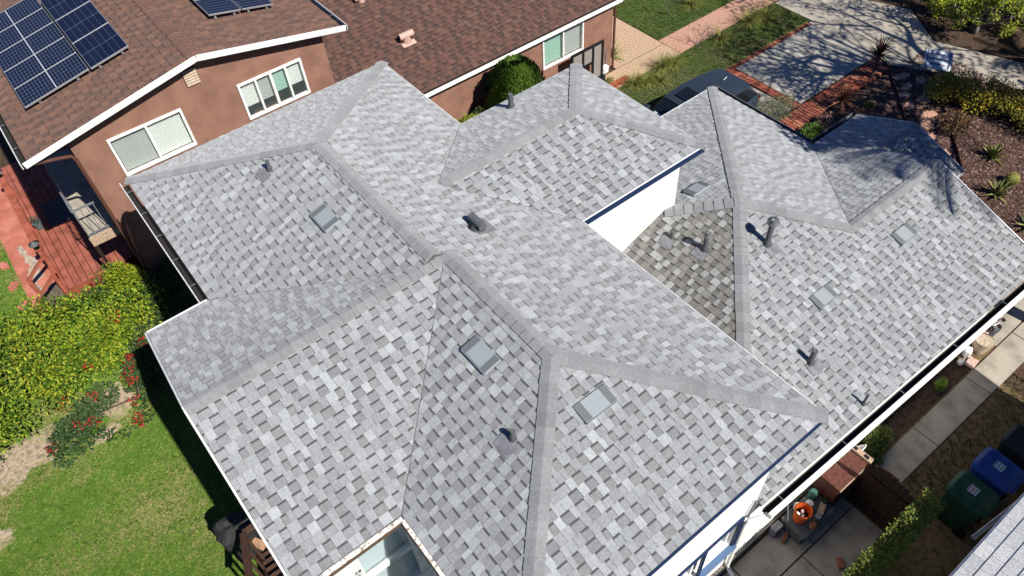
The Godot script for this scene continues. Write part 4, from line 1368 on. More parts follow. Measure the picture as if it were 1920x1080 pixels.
func rosette(called: String, label: String, category: String, base: Vector3, n: int, l: float, w: float, droop: float, cols: Array, lift := 0.35, trunk := 0.0, fold := 0.25, group := "", segs := 4) -> Node3D:
	var o := thing(called, label, category, base, 0, group)
	if trunk > 0.0:
		var t := MB.new()
		t.tube([Vector3(0, -0.05, 0), Vector3(0.02, trunk * 0.5, 0.01), Vector3(0, trunk, 0)], [0.05, 0.038, 0.04], 8)
		put("trunk", t, M.bark, o)
	var f := MB.new()
	for i in n:
		var a := TAU * i * 0.618 + rng.randf_range(-0.2, 0.2)
		var el := lerpf(-0.25 if trunk > 0.0 else 0.1, 1.35, pow(rng.randf(), 0.8))
		if lift < 0.0: el = lerpf(0.75, 1.5, rng.randf())
		var d := Vector3(cos(a) * cos(el), sin(el), sin(a) * cos(el))
		strap(f, Vector3(d.x, 0, d.z) * 0.02 + Vector3(0, trunk + 0.02, 0), d, l * rng.randf_range(0.75, 1.1), w, droop * rng.randf_range(0.6, 1.3), vary(cols[rng.randi() % cols.size()], 0.15), segs, fold)
	put("leaves", f, M.blade, o)
	return o

func palm(called: String, label: String, base: Vector3, trunk: float, n: int, fl: float, cols: Array) -> Node3D:
	var o := thing(called, label, "palm", base)
	var t := MB.new()
	var pts := []
	var rad := []
	for i in 7:
		pts.append(Vector3(0.05 * sin(i * 1.1), trunk * i / 6.0 - 0.05, 0.04 * cos(i * 1.3)))
		rad.append(lerpf(0.16, 0.11, i / 6.0) + (0.012 if i % 2 else 0.0))
	t.tube(pts, rad, 10)
	put("trunk", t, M.grey_bark, o)
	for i in n:
		var a := TAU * i * 0.618
		var el := lerpf(-0.35, 1.2, pow(float(i) / n, 0.9)) + rng.randf_range(-0.1, 0.1)
		var d := Vector3(cos(a) * cos(el), sin(el), sin(a) * cos(el))
		var f := MB.new()
		var q: Vector3 = pts[6] + d * 0.08
		var dir := d
		var col := vary(cols[rng.randi() % cols.size()], 0.15)
		var spine := [q]
		var segs := 12
		for s in segs:
			q += dir * fl / segs
			dir = (dir + Vector3(0, -1.1 / segs, 0)).normalized()
			spine.append(q)
		f.tube(spine, range(segs + 1).map(func(x): return lerpf(0.018, 0.004, x / float(segs))), 5, col)
		for s in range(2, segs + 1):
			for k in 3:
				var p: Vector3 = spine[s - 1].lerp(spine[s], k / 3.0)
				var dd: Vector3 = (spine[s] - spine[s - 1]).normalized()
				var side := dd.cross(Vector3.UP).normalized()
				var ln: float = fl * 0.26 * sin(PI * clampf((s + k / 3.0) / (segs + 2.0), 0.08, 0.97))
				for e in [-1, 1]:
					strap(f, p, side * e + dd * 0.7 + Vector3(0, 0.12, 0), ln, 0.030, 0.9, col, 2, 0.2)
		put("frond", f, M.blade, o)
	return o

# a tree of forking limbs; leaves sit along the outer twigs
func branch(wood: MB, tips: Array, p: Vector3, d: Vector3, l: float, r: float, depth: int, spread: float, lift: float):
	var q := p
	var dir := d
	var pts := [p]
	var rad := [r]
	for i in 3:
		dir = (dir + rand_dir() * 0.22 + Vector3(0, lift * 0.2, 0)).normalized()
		q += dir * l / 3.0
		pts.append(q)
		rad.append(r * (1.0 - 0.13 * (i + 1)))
	wood.tube(pts, rad, 7 if r > 0.05 else 5)
	tips.append([q, dir, depth])
	if depth == 0: return
	for i in (3 if rng.randf() < 0.45 else 2):
		branch(wood, tips, q, (dir + rand_dir() * spread).normalized(), l * rng.randf_range(0.62, 0.86), r * 0.60, depth - 1, spread, lift)
	if rng.randf() < 0.6: branch(wood, tips, pts[2], (dir + rand_dir() * spread * 1.3).normalized(), l * 0.6, r * 0.42, max(depth - 2, 0), spread, lift)

func tree(called: String, label: String, base: Vector3, trunk: float, r: float, lean: Vector3, depth: int, l: float, spread: float, lift: float, per_tip: int, clump: float, ll: float, lw: float, cols: Array, bark: Material, max_leaf_depth := 1) -> Node3D:
	var o := thing(called, label, "tree", base)
	var t := MB.new()
	var top := Vector3(0, trunk, 0) + lean * trunk
	t.tube([Vector3(0, -0.1, 0), Vector3(0, 0.2, 0) + lean * 0.2, top * 0.5 + rand_dir() * 0.08, top], [r * 1.5, r * 1.1, r, r * 0.9], 10)
	put("trunk", t, bark, o)
	var wd := MB.new()
	var tips := []
	var n := 4
	for i in n:
		var a := TAU * i / n + rng.randf_range(-0.3, 0.3)
		branch(wd, tips, top, (Vector3(cos(a) * 0.8, 0.65, sin(a) * 0.8) + lean * 0.8).normalized(), l, r * 0.62, depth, spread, lift)
	put("limbs", wd, bark, o)
	if per_tip > 0:
		var f := MB.new()
		for tp in tips:
			if tp[2] > max_leaf_depth: continue
			foliage(f, [[tp[0], Vector3.ONE * clump * rng.randf_range(0.6, 1.2)]], int(per_tip * rng.randf_range(0.4, 1.5)), ll, lw, cols)
		put("crown", f, M.leaf, o)
	return o

# ------------------------------------------------------------------ rear yard on the left
func left_yard():
	# red deck, planks along z
	var D := thing("wooden_deck", "red painted plank deck beside the brown house", "deck")
	var n := 12
	for i in n:
		var mb := MB.new()
		var c := vary(Color(0.36, 0.115, 0.082), 0.10)
		mb.box(Vector3(-8.10 + i * 0.168, 0.33, -7.1), Vector3(0.156, 0.04, 6.3), c, Basis(), 0.004)
		put("plank", mb, M.deck_red, D)
	var sk := MB.new()
	sk.box(Vector3(-7.18, 0.15, -3.97), Vector3(2.02, 0.30, 0.03), Color(0.30, 0.08, 0.05))
	sk.box(Vector3(-8.17, 0.15, -7.1), Vector3(0.03, 0.30, 6.2), Color(0.30, 0.08, 0.05))
	put("skirt", sk, M.deck_red, D)
	# railing along the left edge
	var R := thing("deck_railing", "red wooden railing along the left edge of the deck", "railing")
	var rc := Color(0.40, 0.115, 0.075)
	for z in [-8.35, -6.5, -4.75]:
		var p := MB.new()
		p.box(Vector3(-8.10, 0.78, z), Vector3(0.10, 0.86, 0.10), vary(rc, 0.08), Basis(), 0.006)
		put("post", p, M.deck_red, R)
	var tr := MB.new()
	tr.box(Vector3(-8.10, 1.23, -6.55), Vector3(0.16, 0.045, 3.75), rc, Basis(), 0.006)
	put("top_rail", tr, M.deck_red, R)
	for y in [0.62, 0.92]:
		var lr := MB.new()
		lr.box(Vector3(-8.10, y, -6.55), Vector3(0.04, 0.09, 3.5), vary(rc, 0.08), Basis(), 0.004)
		put("lower_rail", lr, M.deck_red, R)
	lantern(Vector3(-8.10, 1.255, -4.75), "grey lantern on the deck railing post nearest the stairs")
	lantern(Vector3(-8.10, 1.255, -8.35), "grey lantern on the far deck railing post")
	# stairs with slanting rails
	var S := thing("deck_stairs", "short red stair with slanted handrails at the deck corner", "stairs")
	for i in 2:
		var st := MB.new()
		st.box(Vector3(-8.32 - i * 0.26, 0.24 - i * 0.12, -4.15), Vector3(0.27, 0.05, 0.75), vary(Color(0.17, 0.12, 0.10), 0.1), Basis(), 0.004)
		put("tread", st, M.deck_red, S)
	for z in [-4.56, -3.72]:
		var hr := MB.new()
		hr.bar(Vector3(-8.05, 1.12, z), Vector3(-8.72, 0.62, z), 0.11, 0.05, rc, Vector3.UP, 0.005)
		put("handrail", hr, M.deck_red, S)
		for x in [[-8.07, 1.10], [-8.68, 0.64]]:
			var po := MB.new()
			po.box(Vector3(x[0], x[1] / 2, z), Vector3(0.09, x[1], 0.09), vary(rc, 0.08), Basis(), 0.005)
			put("post", po, M.deck_red, S)
	var er := MB.new()
	er.box(Vector3(-8.03, 1.13, -3.90), Vector3(0.12, 0.05, 0.34), rc, Basis(), 0.005)
	put("cap_rail", er, M.deck_red, S)
	var mt := MB.new()
	mt.box(Vector3(-7.35, 0.36, -7.12), Vector3(0.68, 0.014, 1.15), Color.WHITE, Basis(), 0.004)
	tag(put("floor_mat", mt, M.slate), "dark grey rectangular mat on the red deck", "mat")
	# plant pot by the railing
	var pp := thing("potted_plant", "small dark potted plant by the deck railing", "potted plant", Vector3(-7.92, 0.35, -6.75))
	var pt := MB.new()
	pt.tube([Vector3(0, 0, 0), Vector3(0, 0.2, 0), Vector3(0, 0.22, 0)], [0.10, 0.14, 0.15], 14)
	put("pot", pt, M.slate, pp)
	var pf := MB.new()
	foliage(pf, [[Vector3(0, 0.3, 0), Vector3(0.15, 0.12, 0.15)]], 70, 0.07, 0.04, [Color(0.03, 0.06, 0.03), Color(0.05, 0.07, 0.05)])
	put("foliage", pf, M.leaf, pp)
	# stepping stones in the grass
	var sp := Node3D.new()
	sp.name = "stepping_stone_path"
	sp.set_meta("kind", "structure")
	add_child(sp)
	for z in [-7.3, -6.37, -5.42, -4.54]:
		var mb := MB.new()
		mb.slab(wobble(Vector2(-9.18, z), 0.125, 0.15, int(z * -100)), -0.02, 0.045, Color.WHITE)
		put("stepping_stone", mb, M.red_path, sp)
	# hedge mass
	var hg := thing("leafy_hedge", "large bright yellow green hedge spreading over the rear yard", "hedge")
	var st2 := MB.new()
	for i in 9: stems(st2, Vector3(-10.2 + i * 0.42, 0, -2.3 + 0.3 * sin(i * 1.7)), Vector3(0.5, 1.2, 0.6), 3, 0.03)
	put("stem", st2, M.bark, hg)
	var hf := MB.new()
	var cl := []
	for i in 58:
		var x := rng.randf_range(-11.3, -6.75)
		var z0 := -2.75 if x > -9.9 else -3.0
		var z := rng.randf_range(z0, lerpf(-1.1, 0.45, clampf((-6.9 - x) / 3.2, 0, 1)) - 0.15)
		var y := rng.randf_range(0.55, 1.25)
		cl.append([Vector3(x, y, z), Vector3(rng.randf_range(0.4, 0.68), rng.randf_range(0.35, 0.6), rng.randf_range(0.4, 0.62))])
	foliage(hf, cl, 25000, 0.105, 0.046, [Color(0.165, 0.235, 0.016), Color(0.215, 0.27, 0.02), Color(0.11, 0.19, 0.015), Color(0.275, 0.29, 0.03), Color(0.065, 0.13, 0.014), Color(0.04, 0.08, 0.012)])
	put("foliage", hf, M.leaf, hg)
	# bougainvillea with red bracts
	var bg := thing("bougainvillea", "dark green trailing shrub with red flowers at the hedge edge", "shrub")
	var bs := MB.new()
	var spine := [Vector3(-7.0, 0.2, -0.9), Vector3(-7.35, 0.5, -0.3), Vector3(-7.6, 0.55, 0.1), Vector3(-7.75, 0.45, 0.55), Vector3(-8.3, 0.35, 0.35), Vector3(-9.1, 0.35, 0.25), Vector3(-9.6, 0.3, 0.45)]
	bs.tube(spine, [0.03, 0.026, 0.022, 0.02, 0.018, 0.014, 0.008], 6)
	put("stem", bs, M.bark, bg)
	var bf := MB.new()
	var bc := []
	for q in [[-7.25, 0.5, -0.55, 0.34], [-7.45, 0.55, -0.15, 0.32], [-7.62, 0.5, 0.2, 0.26], [-7.75, 0.35, 0.62, 0.18], [-7.82, 0.22, 0.95, 0.15], [-8.05, 0.16, 1.0, 0.12], [-8.35, 0.12, 0.98, 0.12], [-8.6, 0.2, 0.92, 0.14], [-8.35, 0.5, 0.05, 0.3], [-8.7, 0.5, 0.2, 0.32], [-9.0, 0.45, 0.35, 0.3], [-9.3, 0.4, 0.35, 0.28], [-9.6, 0.28, 0.5, 0.22], [-8.85, 0.3, 0.68, 0.2], [-9.2, 0.22, 0.75, 0.2], [-9.62, 0.16, 0.78, 0.18], [-7.05, 0.5, -1.0, 0.36], [-6.95, 0.4, 0.1, 0.3], [-6.9, 0.3, 0.6, 0.25]]:
		bc.append([Vector3(q[0], q[1], q[2]), Vector3(q[3] * 1.1, q[3] * 0.9, q[3])])
	foliage(bf, bc, 5200, 0.075, 0.05, [Color(0.035, 0.075, 0.022), Color(0.05, 0.095, 0.03), Color(0.03, 0.055, 0.022), Color(0.075, 0.11, 0.04)])
	put("foliage", bf, M.leaf, bg)
	for q in [[-7.3, 1.30, -1.17, 0.13], [-7.55, 0.95, 0.0, 0.11], [-7.7, 0.8, 0.22, 0.12], [-7.66, 0.85, 0.42, 0.09], [-7.85, 0.6, 0.72, 0.10], [-7.95, 0.42, 1.02, 0.10], [-8.02, 0.40, 1.18, 0.09], [-8.5, 0.9, 0.3, 0.10], [-9.05, 0.85, 0.05, 0.13], [-9.0, 0.6, 0.55, 0.12], [-8.72, 0.55, 0.62, 0.10], [-9.68, 0.45, 0.6, 0.09], [-7.5, 0.9, -0.25, 0.08], [-8.3, 1.0, -0.5, 0.09], [-7.12, 0.9, -0.5, 0.10]]:
		var fl := MB.new()
		foliage(fl, [[Vector3(q[0], q[1], q[2]), Vector3(q[3] * 1.25, q[3], q[3] * 1.25)]], 26, 0.05, 0.04, [Color(0.34, 0.016, 0.018), Color(0.26, 0.012, 0.020), Color(0.38, 0.03, 0.018)])
		put("flower_cluster", fl, M.leaf, bg)
	# dense shrub in the shade between the houses
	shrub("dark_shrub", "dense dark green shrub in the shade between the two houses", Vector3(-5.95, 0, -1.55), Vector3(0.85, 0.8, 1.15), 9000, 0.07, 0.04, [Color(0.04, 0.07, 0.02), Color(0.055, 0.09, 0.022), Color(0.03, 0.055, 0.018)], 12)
	shrub("vine_shrub", "bright leafy shrub climbing beside the deck end", Vector3(-6.75, 0, -2.35), Vector3(0.45, 0.95, 0.5), 4200, 0.08, 0.04, [Color(0.17, 0.22, 0.014), Color(0.21, 0.245, 0.018), Color(0.12, 0.18, 0.014)], 8)
	# cypress-like round bush and citrus between the houses
	var cy := thing("round_conifer", "rounded dark green conifer against the brown wall", "shrub", Vector3(4.30, 0, -1.05))
	var cs := MB.new()
	cs.tube([Vector3(0, -0.05, 0), Vector3(0.02, 1.2, 0)], [0.09, 0.05], 8)
	put("trunk", cs, M.bark, cy)
	var cf := MB.new()
	for i in 15000:
		var a := rng.randf() * TAU
		var hh := pow(rng.randf(), 0.8)
		var rr: float = 0.98 * sqrt(maxf(0.0, 1.0 - pow(absf(hh - 0.36) / 0.66, 2.2))) * (0.62 + 0.38 * sqrt(rng.randf())) * (0.93 + 0.07 * sin(a * 9 + hh * 14))
		var p := Vector3(cos(a) * rr, 0.1 + hh * 2.65, sin(a) * rr)
		leaf(cf, p, Vector3(cos(a) * 0.35 + rng.randf_range(-0.2, 0.2), 1, sin(a) * 0.35 + rng.randf_range(-0.2, 0.2)).normalized(), Vector3(cos(a), 0.2, sin(a)), 0.13 * rng.randf_range(0.6, 1.2), 0.045, vary([Color(0.055, 0.11, 0.016), Color(0.075, 0.14, 0.02), Color(0.10, 0.16, 0.024), Color(0.04, 0.08, 0.014)][rng.randi() % 4], 0.15))
	put("foliage", cf, M.leaf, cy)
	shrub("citrus_bush", "small bright green bush between roof valley and brown wall", Vector3(2.75, 0, -0.95), Vector3(0.68, 0.98, 0.6), 3600, 0.10, 0.055, [Color(0.15, 0.21, 0.015), Color(0.20, 0.235, 0.02), Color(0.09, 0.15, 0.014), Color(0.23, 0.22, 0.03)], 12)
	shrub("understory_bush", "low dark shrub in front of the brown wall", Vector3(3.4, 0, -1.5), Vector3(0.6, 0.85, 0.4), 2500, 0.07, 0.04, [Color(0.03, 0.055, 0.015), Color(0.04, 0.07, 0.018)], 8)
	# covered grill and brown stair at the left gable
	covered_grill()
	brown_stair()

func lantern(at: Vector3, label: String):
	var o := thing("lantern", label, "lantern", at, 0, "lanterns on the deck railing")
	var b := MB.new()
	b.tube([Vector3(0, 0, 0), Vector3(0, 0.02, 0), Vector3(0, 0.03, 0), Vector3(0, 0.14, 0)], [0.07, 0.07, 0.05, 0.055], 8)
	put("body", b, M.car_glass, o)
	var c := MB.new()
	c.tube([Vector3(0, 0.14, 0), Vector3(0, 0.16, 0), Vector3(0, 0.21, 0), Vector3(0, 0.235, 0)], [0.13, 0.13, 0.055, 0.015], 8)
	put("cap", c, M.metal_grey, o)

func covered_grill():
	var o := thing("covered_grill", "grill under a wrinkled black cover below the gable edge", "grill", Vector3(-7.32, 0, 5.08))
	var mb := MB.new()
	var ring := 28
	var rows := [[0.05, 0.30, 0.26], [0.45, 0.29, 0.25], [0.85, 0.33, 0.27], [1.02, 0.35, 0.28], [1.12, 0.27, 0.22], [1.16, 0.12, 0.1]]
	var pts := []
	for r in rows:
		var a := []
		for k in ring:
			var t := TAU * k / ring
			var sq := 1.0 / pow(pow(absf(cos(t)), 4.0) + pow(absf(sin(t)), 4.0), 0.25)
			var w: float = 1.0 + 0.06 * sin(t * 7 + r[0] * 5) + rng.randf_range(-0.025, 0.025)
			a.append(Vector3(cos(t) * r[1] * sq * w, r[0] + 0.03 * sin(t * 3 + 1.0), sin(t) * r[2] * sq * w))
		pts.append(a)
	for i in rows.size() - 1:
		for k in ring:
			mb.quad_out(pts[i][k], pts[i][(k + 1) % ring], pts[i + 1][(k + 1) % ring], pts[i + 1][k], Vector3(0, 0.6, 0))
	for k in ring: mb.tri_out(pts[5][k], pts[5][(k + 1) % ring], Vector3(0, 1.13, 0), Vector3(0, 0.6, 0))
	put("cover", mb, M.cover_black, o)
	var lg := MB.new()
	for q in [[-0.2, -0.18], [0.2, -0.18], [0.2, 0.18], [-0.2, 0.18]]:
		lg.tube([Vector3(q[0], 0, q[1]), Vector3(q[0], 0.3, q[1])], [0.015, 0.015], 6)
	put("legs", lg, M.black, o)

func brown_stair():
	var o := thing("wooden_stair", "dark brown wooden stair and railing at the foot of the gable", "stairs")
	for i in 7:
		var t := MB.new()
		t.box(Vector3(-6.98, 0.14 + i * 0.16, 5.55 + i * 0.24), Vector3(0.60, 0.04, 0.27), Color.WHITE, Basis(), 0.005)
		put("tread", t, M.wood_brown, o)
	for x in [-7.27, -6.69]:
		var s := MB.new()
		s.bar(Vector3(x, 0.05, 5.42), Vector3(x, 1.14, 7.06), 0.045, 0.22)
		put("stringer", s, M.wood_brown, o)
	var h := MB.new()
	h.bar(Vector3(-7.20, 1.42, 5.55), Vector3(-7.52, 1.95, 7.0), 0.13, 0.05, Color.WHITE, Vector3.UP, 0.006)
	put("handrail", h, M.wood_brown, o)
	var h2 := MB.new()
	h2.bar(Vector3(-7.20, 1.42, 5.55), Vector3(-6.85, 1.42, 5.55), 0.12, 0.05, Color.WHITE, Vector3.UP, 0.006)
	put("handrail", h2, M.wood_brown, o)
	for i in 6:
		var b := MB.new()
		var t := i / 5.0
		b.box(Vector3(lerpf(-7.20, -7.52, t), lerpf(0.72, 1.2, t), lerpf(5.6, 6.95, t)), Vector3(0.045, 1.4, 0.045))
		put("baluster", b, M.wood_brown, o)
	var pn := MB.new()
	pn.box(Vector3(-7.12, 0.66, 5.48), Vector3(0.16, 0.04, 0.30), Color.WHITE, Basis(Vector3.UP, 0.5), 0.004)
	put("loose_board", pn, M.wood_pale, o)

# ------------------------------------------------------------------ street side
func front_yard():
	car()
	var gc := [Color(0.20, 0.20, 0.045), Color(0.16, 0.175, 0.04), Color(0.24, 0.22, 0.06), Color(0.12, 0.14, 0.035)]
	var spots := [[8.80, -0.90, 0.55, "fountain grass clump nearest the brick planter"], [9.12, -0.72, 0.50, "fountain grass clump beside the one nearest the brick planter"], [10.10, -0.98, 0.62, "fountain grass clump at the tan path corner"], [10.52, -0.86, 0.58, "second fountain grass clump at the tan path corner"], [12.62, -0.80, 0.62, "lone fountain grass clump beside the pink path"], [14.15, -0.86, 0.75, "large shaded grass clump on the lawn strip"], [14.85, -0.70, 0.72, "far shaded grass clump on the lawn strip"], [13.55, -3.0, 0.62, "grass clump on the lawn beyond the pink path"], [9.5, -0.45, 0.45, "low grass clump in the lawn beside the car"]]
	for s in spots:
		rosette("fountain_grass", s[3], "grass clump", Vector3(s[0], 0, s[1]), 150, s[2] * 1.05, 0.014, 1.5, gc, 0.3, 0.0, 0.0, "fountain grass clumps along the paths", 5)
	# bare twiggy shrub on the pink path edge
	var tw := thing("bare_shrub", "leafless twiggy shrub standing on the pink path edge", "shrub", Vector3(11.8, 0, -1.05))
	var tb := MB.new()
	var tips := []
	for i in 4: branch(tb, tips, Vector3.ZERO, Vector3(rng.randf_range(-0.6, 0.6), 1, rng.randf_range(-0.6, 0.6)).normalized(), 0.34, 0.014, 3, 0.7, 0.3)
	put("twigs", tb, M.grey_bark, tw)
	var tw2 := thing("bare_sapling", "thin leafless sapling on the far front lawn", "shrub", Vector3(12.6, 0, -3.1))
	var tb2 := MB.new()
	for i in 2: branch(tb2, [], Vector3.ZERO, Vector3(rng.randf_range(-0.4, 0.4), 1, rng.randf_range(-0.4, 0.4)).normalized(), 0.4, 0.018, 2, 0.6, 0.3)
	put("twigs", tb2, M.grey_bark, tw2)
	# leafy plants by the brown wall corner
	rosette("strap_leaf_plant", "green strap leaved plant at the brown house corner", "plant", Vector3(9.35, 0, -2.55), 26, 0.62, 0.07, 0.9, [Color(0.11, 0.20, 0.02), Color(0.15, 0.24, 0.03)], 0.3, 0.0, 0.2)
	# front bushes
	shrub("round_front_bush", "dark leafy bush at the upper edge of the front lawn", Vector3(15.4, 0, -3.2), Vector3(0.8, 0.55, 0.5), 2600, 0.09, 0.05, [Color(0.05, 0.085, 0.02), Color(0.08, 0.12, 0.025)], 8)
	shrub("grey_shrub", "pale grey green twiggy shrub in front of the car", Vector3(10.75, 0, 2.98), Vector3(0.85, 0.26, 0.62), 4600, 0.05, 0.018, [Color(0.20, 0.20, 0.13), Color(0.14, 0.15, 0.08), Color(0.27, 0.25, 0.17), Color(0.09, 0.11, 0.05)], 9)
	shrub("green_shrub", "bright low green shrub beside the porch gutter corner", Vector3(10.55, 0, 4.45), Vector3(0.42, 0.26, 0.40), 2600, 0.07, 0.025, [Color(0.07, 0.13, 0.02), Color(0.10, 0.16, 0.025), Color(0.05, 0.09, 0.02)], 6)
	# spiky red cordylines
	var rc := [Color(0.095, 0.035, 0.030), Color(0.13, 0.055, 0.035), Color(0.07, 0.03, 0.03), Color(0.17, 0.10, 0.045)]
	rosette("cordyline", "tall dark red spiky plant beside the driveway", "plant", Vector3(14.35, 0, 3.78), 90, 0.62, 0.045, 0.35, rc, 0.3, 0.85, 0.2, "spiky red plants")
	rosette("cordyline", "lower reddish spiky plant with orange tips near the porch", "plant", Vector3(12.35, 0, 4.12), 70, 0.60, 0.045, 0.35, [Color(0.16, 0.065, 0.035), Color(0.22, 0.11, 0.045), Color(0.10, 0.04, 0.03)], 0.3, 0.35, 0.2, "spiky red plants")
	# agaves, cactus
	var ac := [Color(0.15, 0.17, 0.05), Color(0.20, 0.21, 0.065), Color(0.32, 0.30, 0.10), Color(0.10, 0.13, 0.045)]
	rosette("agave", "yellow edged agave farthest along the mulch bed", "agave", Vector3(13.6, 0, 8.15), 34, 0.46, 0.12, 0.3, ac, 0.3, 0.0, 0.55, "agaves in the mulch bed")
	rosette("agave", "yellow edged agave below the round cactus", "agave", Vector3(12.3, 0, 9.02), 36, 0.48, 0.12, 0.3, ac, 0.3, 0.0, 0.55, "agaves in the mulch bed")
	rosette("agave", "upright agave cut by the right picture edge", "agave", Vector3(11.75, 0, 10.15), 18, 0.50, 0.09, 0.2, ac, 0.3, 0.0, 0.55, "agaves in the mulch bed")
	rosette("agave", "small agave peeking in above the alley corner", "agave", Vector3(11.2, 0, 9.75), 14, 0.30, 0.06, 0.2, [Color(0.08, 0.13, 0.06), Color(0.05, 0.1, 0.05)], 0.3, 0.0, 0.5, "agaves in the mulch bed")
	cactus(Vector3(13.0, 0, 9.0))
	# small mulch plants
	for q in [[13.1, 4.6, "low green seedling in the shaded mulch"], [11.7, 4.9, "dry brown tuft near the porch roof edge"], [12.6, 6.9, "orange dry tuft beside the stone path"]]:
		rosette("small_plant", q[2], "plant", Vector3(q[0], 0, q[1]), 30, 0.30, 0.03, 0.8, [Color(0.16, 0.11, 0.05), Color(0.10, 0.12, 0.03), Color(0.22, 0.12, 0.05)] if q[1] > 4.7 else [Color(0.10, 0.15, 0.02)], 0.3)
	var db := [Color(0.12, 0.07, 0.045), Color(0.17, 0.10, 0.055), Color(0.075, 0.05, 0.035), Color(0.24, 0.14, 0.06)]
	shrub("dry_ground_shrub", "dry brown shrub at the edge of the yellow hedge", Vector3(13.9, 0, 6.75), Vector3(0.75, 0.22, 0.5), 2600, 0.06, 0.03, db, 7)
	shrub("dark_mulch_shrub", "dark purple shrub beneath the spiky plant", Vector3(12.1, 0, 4.75), Vector3(0.6, 0.22, 0.35), 1600, 0.07, 0.03, [Color(0.05, 0.03, 0.028), Color(0.08, 0.045, 0.035)], 6)
	# stone path with edging
	var sp := Node3D.new()
	sp.name = "flagstone_path"
	sp.set_meta("kind", "structure")
	add_child(sp)
	for q in [[15.1, 4.35, 0.24], [15.35, 4.85, 0.22], [14.75, 4.75, 0.20], [14.35, 4.95, 0.22], [14.55, 5.45, 0.24], [14.0, 5.35, 0.22], [14.05, 5.95, 0.24], [13.55, 6.2, 0.25], [13.1, 6.55, 0.23], [12.75, 7.2, 0.25]]:
		var mb := MB.new()
		mb.slab(wobble(Vector2(q[0], q[1]), q[2], q[2] * 0.62, int(q[0] * 100)), -0.01, 0.04, Color.WHITE)
		put("flagstone", mb, M.pink_path, sp)
	for q in [[Vector3(14.9, 0.04, 4.1), Vector3(13.2, 0.04, 5.75), "dark metal edging strip left of the flagstone path"], [Vector3(15.85, 0.04, 4.95), Vector3(12.6, 0.04, 7.85), "dark metal edging strip right of the flagstone path"]]:
		var mb := MB.new()
		mb.bar(q[0], q[1], 0.025, 0.10)
		tag(put("edging_strip", mb, M.wood_dark), q[2], "edging", "edging strips of the flagstone path")
	# hedge
	var hg := thing("yellow_hedge", "yellow green flowering hedge along the right mulch bed", "hedge")
	var hs := MB.new()
	for i in 6: stems(hs, Vector3(14.6 + i * 0.35, 0, 5.9 + i * 0.5), Vector3(0.4, 0.8, 0.4), 3, 0.025)
	put("stem", hs, M.bark, hg)
	var hf := MB.new()
	var cl := []
	for i in 26:
		var t := i / 25.0
		cl.append([Vector3(lerpf(14.9, 15.9, t) + rng.randf_range(-0.45, 0.35), rng.randf_range(0.35, 0.75), lerpf(5.55, 9.3, t) + rng.randf_range(-0.3, 0.3)), Vector3(rng.randf_range(0.4, 0.6), rng.randf_range(0.28, 0.42), rng.randf_range(0.35, 0.5))])
	foliage(hf, cl, 15000, 0.07, 0.038, [Color(0.19, 0.19, 0.022), Color(0.29, 0.24, 0.025), Color(0.13, 0.15, 0.022), Color(0.40, 0.30, 0.025), Color(0.18, 0.14, 0.04)])
	put("foliage", hf, M.leaf, hg)
	yard_sign()
	wall_clutter()
	# trees at the street
	tree("street_tree", "sparse tree with grey twigs and lime leaves at the upper right", Vector3(18.9, 0, 4.5), 0.25, 0.08, Vector3(0, 0, 0), 4, 0.55, 0.8, -0.05, 17, 0.16, 0.10, 0.05, [Color(0.22, 0.28, 0.018), Color(0.29, 0.32, 0.03), Color(0.15, 0.20, 0.016)], M.grey_bark, 0)
	tree("street_shrub_tree", "lower leafy tree left of the grey twigged tree", Vector3(19.2, 0, 2.9), 0.2, 0.07, Vector3(0, 0, 0), 4, 0.5, 0.8, -0.05, 17, 0.16, 0.10, 0.05, [Color(0.22, 0.28, 0.018), Color(0.29, 0.32, 0.03), Color(0.15, 0.20, 0.016)], M.grey_bark, 0)
	tree("street_thicket", "tangled twiggy tree at the top right corner", Vector3(20.4, 0, 5.6), 0.3, 0.08, Vector3(0, 0, 0), 4, 0.6, 0.8, -0.05, 14, 0.17, 0.10, 0.055, [Color(0.14, 0.19, 0.016), Color(0.18, 0.20, 0.03), Color(0.08, 0.10, 0.02)], M.grey_bark, 0)
	tree("street_back_tree", "dim twiggy tree behind the lime leaved one", Vector3(21.0, 0, 3.9), 0.3, 0.08, Vector3(0, 0, 0), 4, 0.6, 0.8, -0.05, 16, 0.17, 0.10, 0.055, [Color(0.12, 0.15, 0.02), Color(0.09, 0.11, 0.02)], M.grey_bark, 0)
	palm("street_palm", "small drooping palm at the right edge by the pavement", Vector3(18.9, 0, 7.3), 1.0, 22, 1.25, [Color(0.10, 0.10, 0.035), Color(0.14, 0.13, 0.05), Color(0.16, 0.15, 0.09)])
	palm("hedge_palm", "low palm fronds rising from the yellow hedge end", Vector3(17.3, 0, 8.4), 0.4, 14, 1.0, [Color(0.20, 0.17, 0.06), Color(0.15, 0.14, 0.05)])

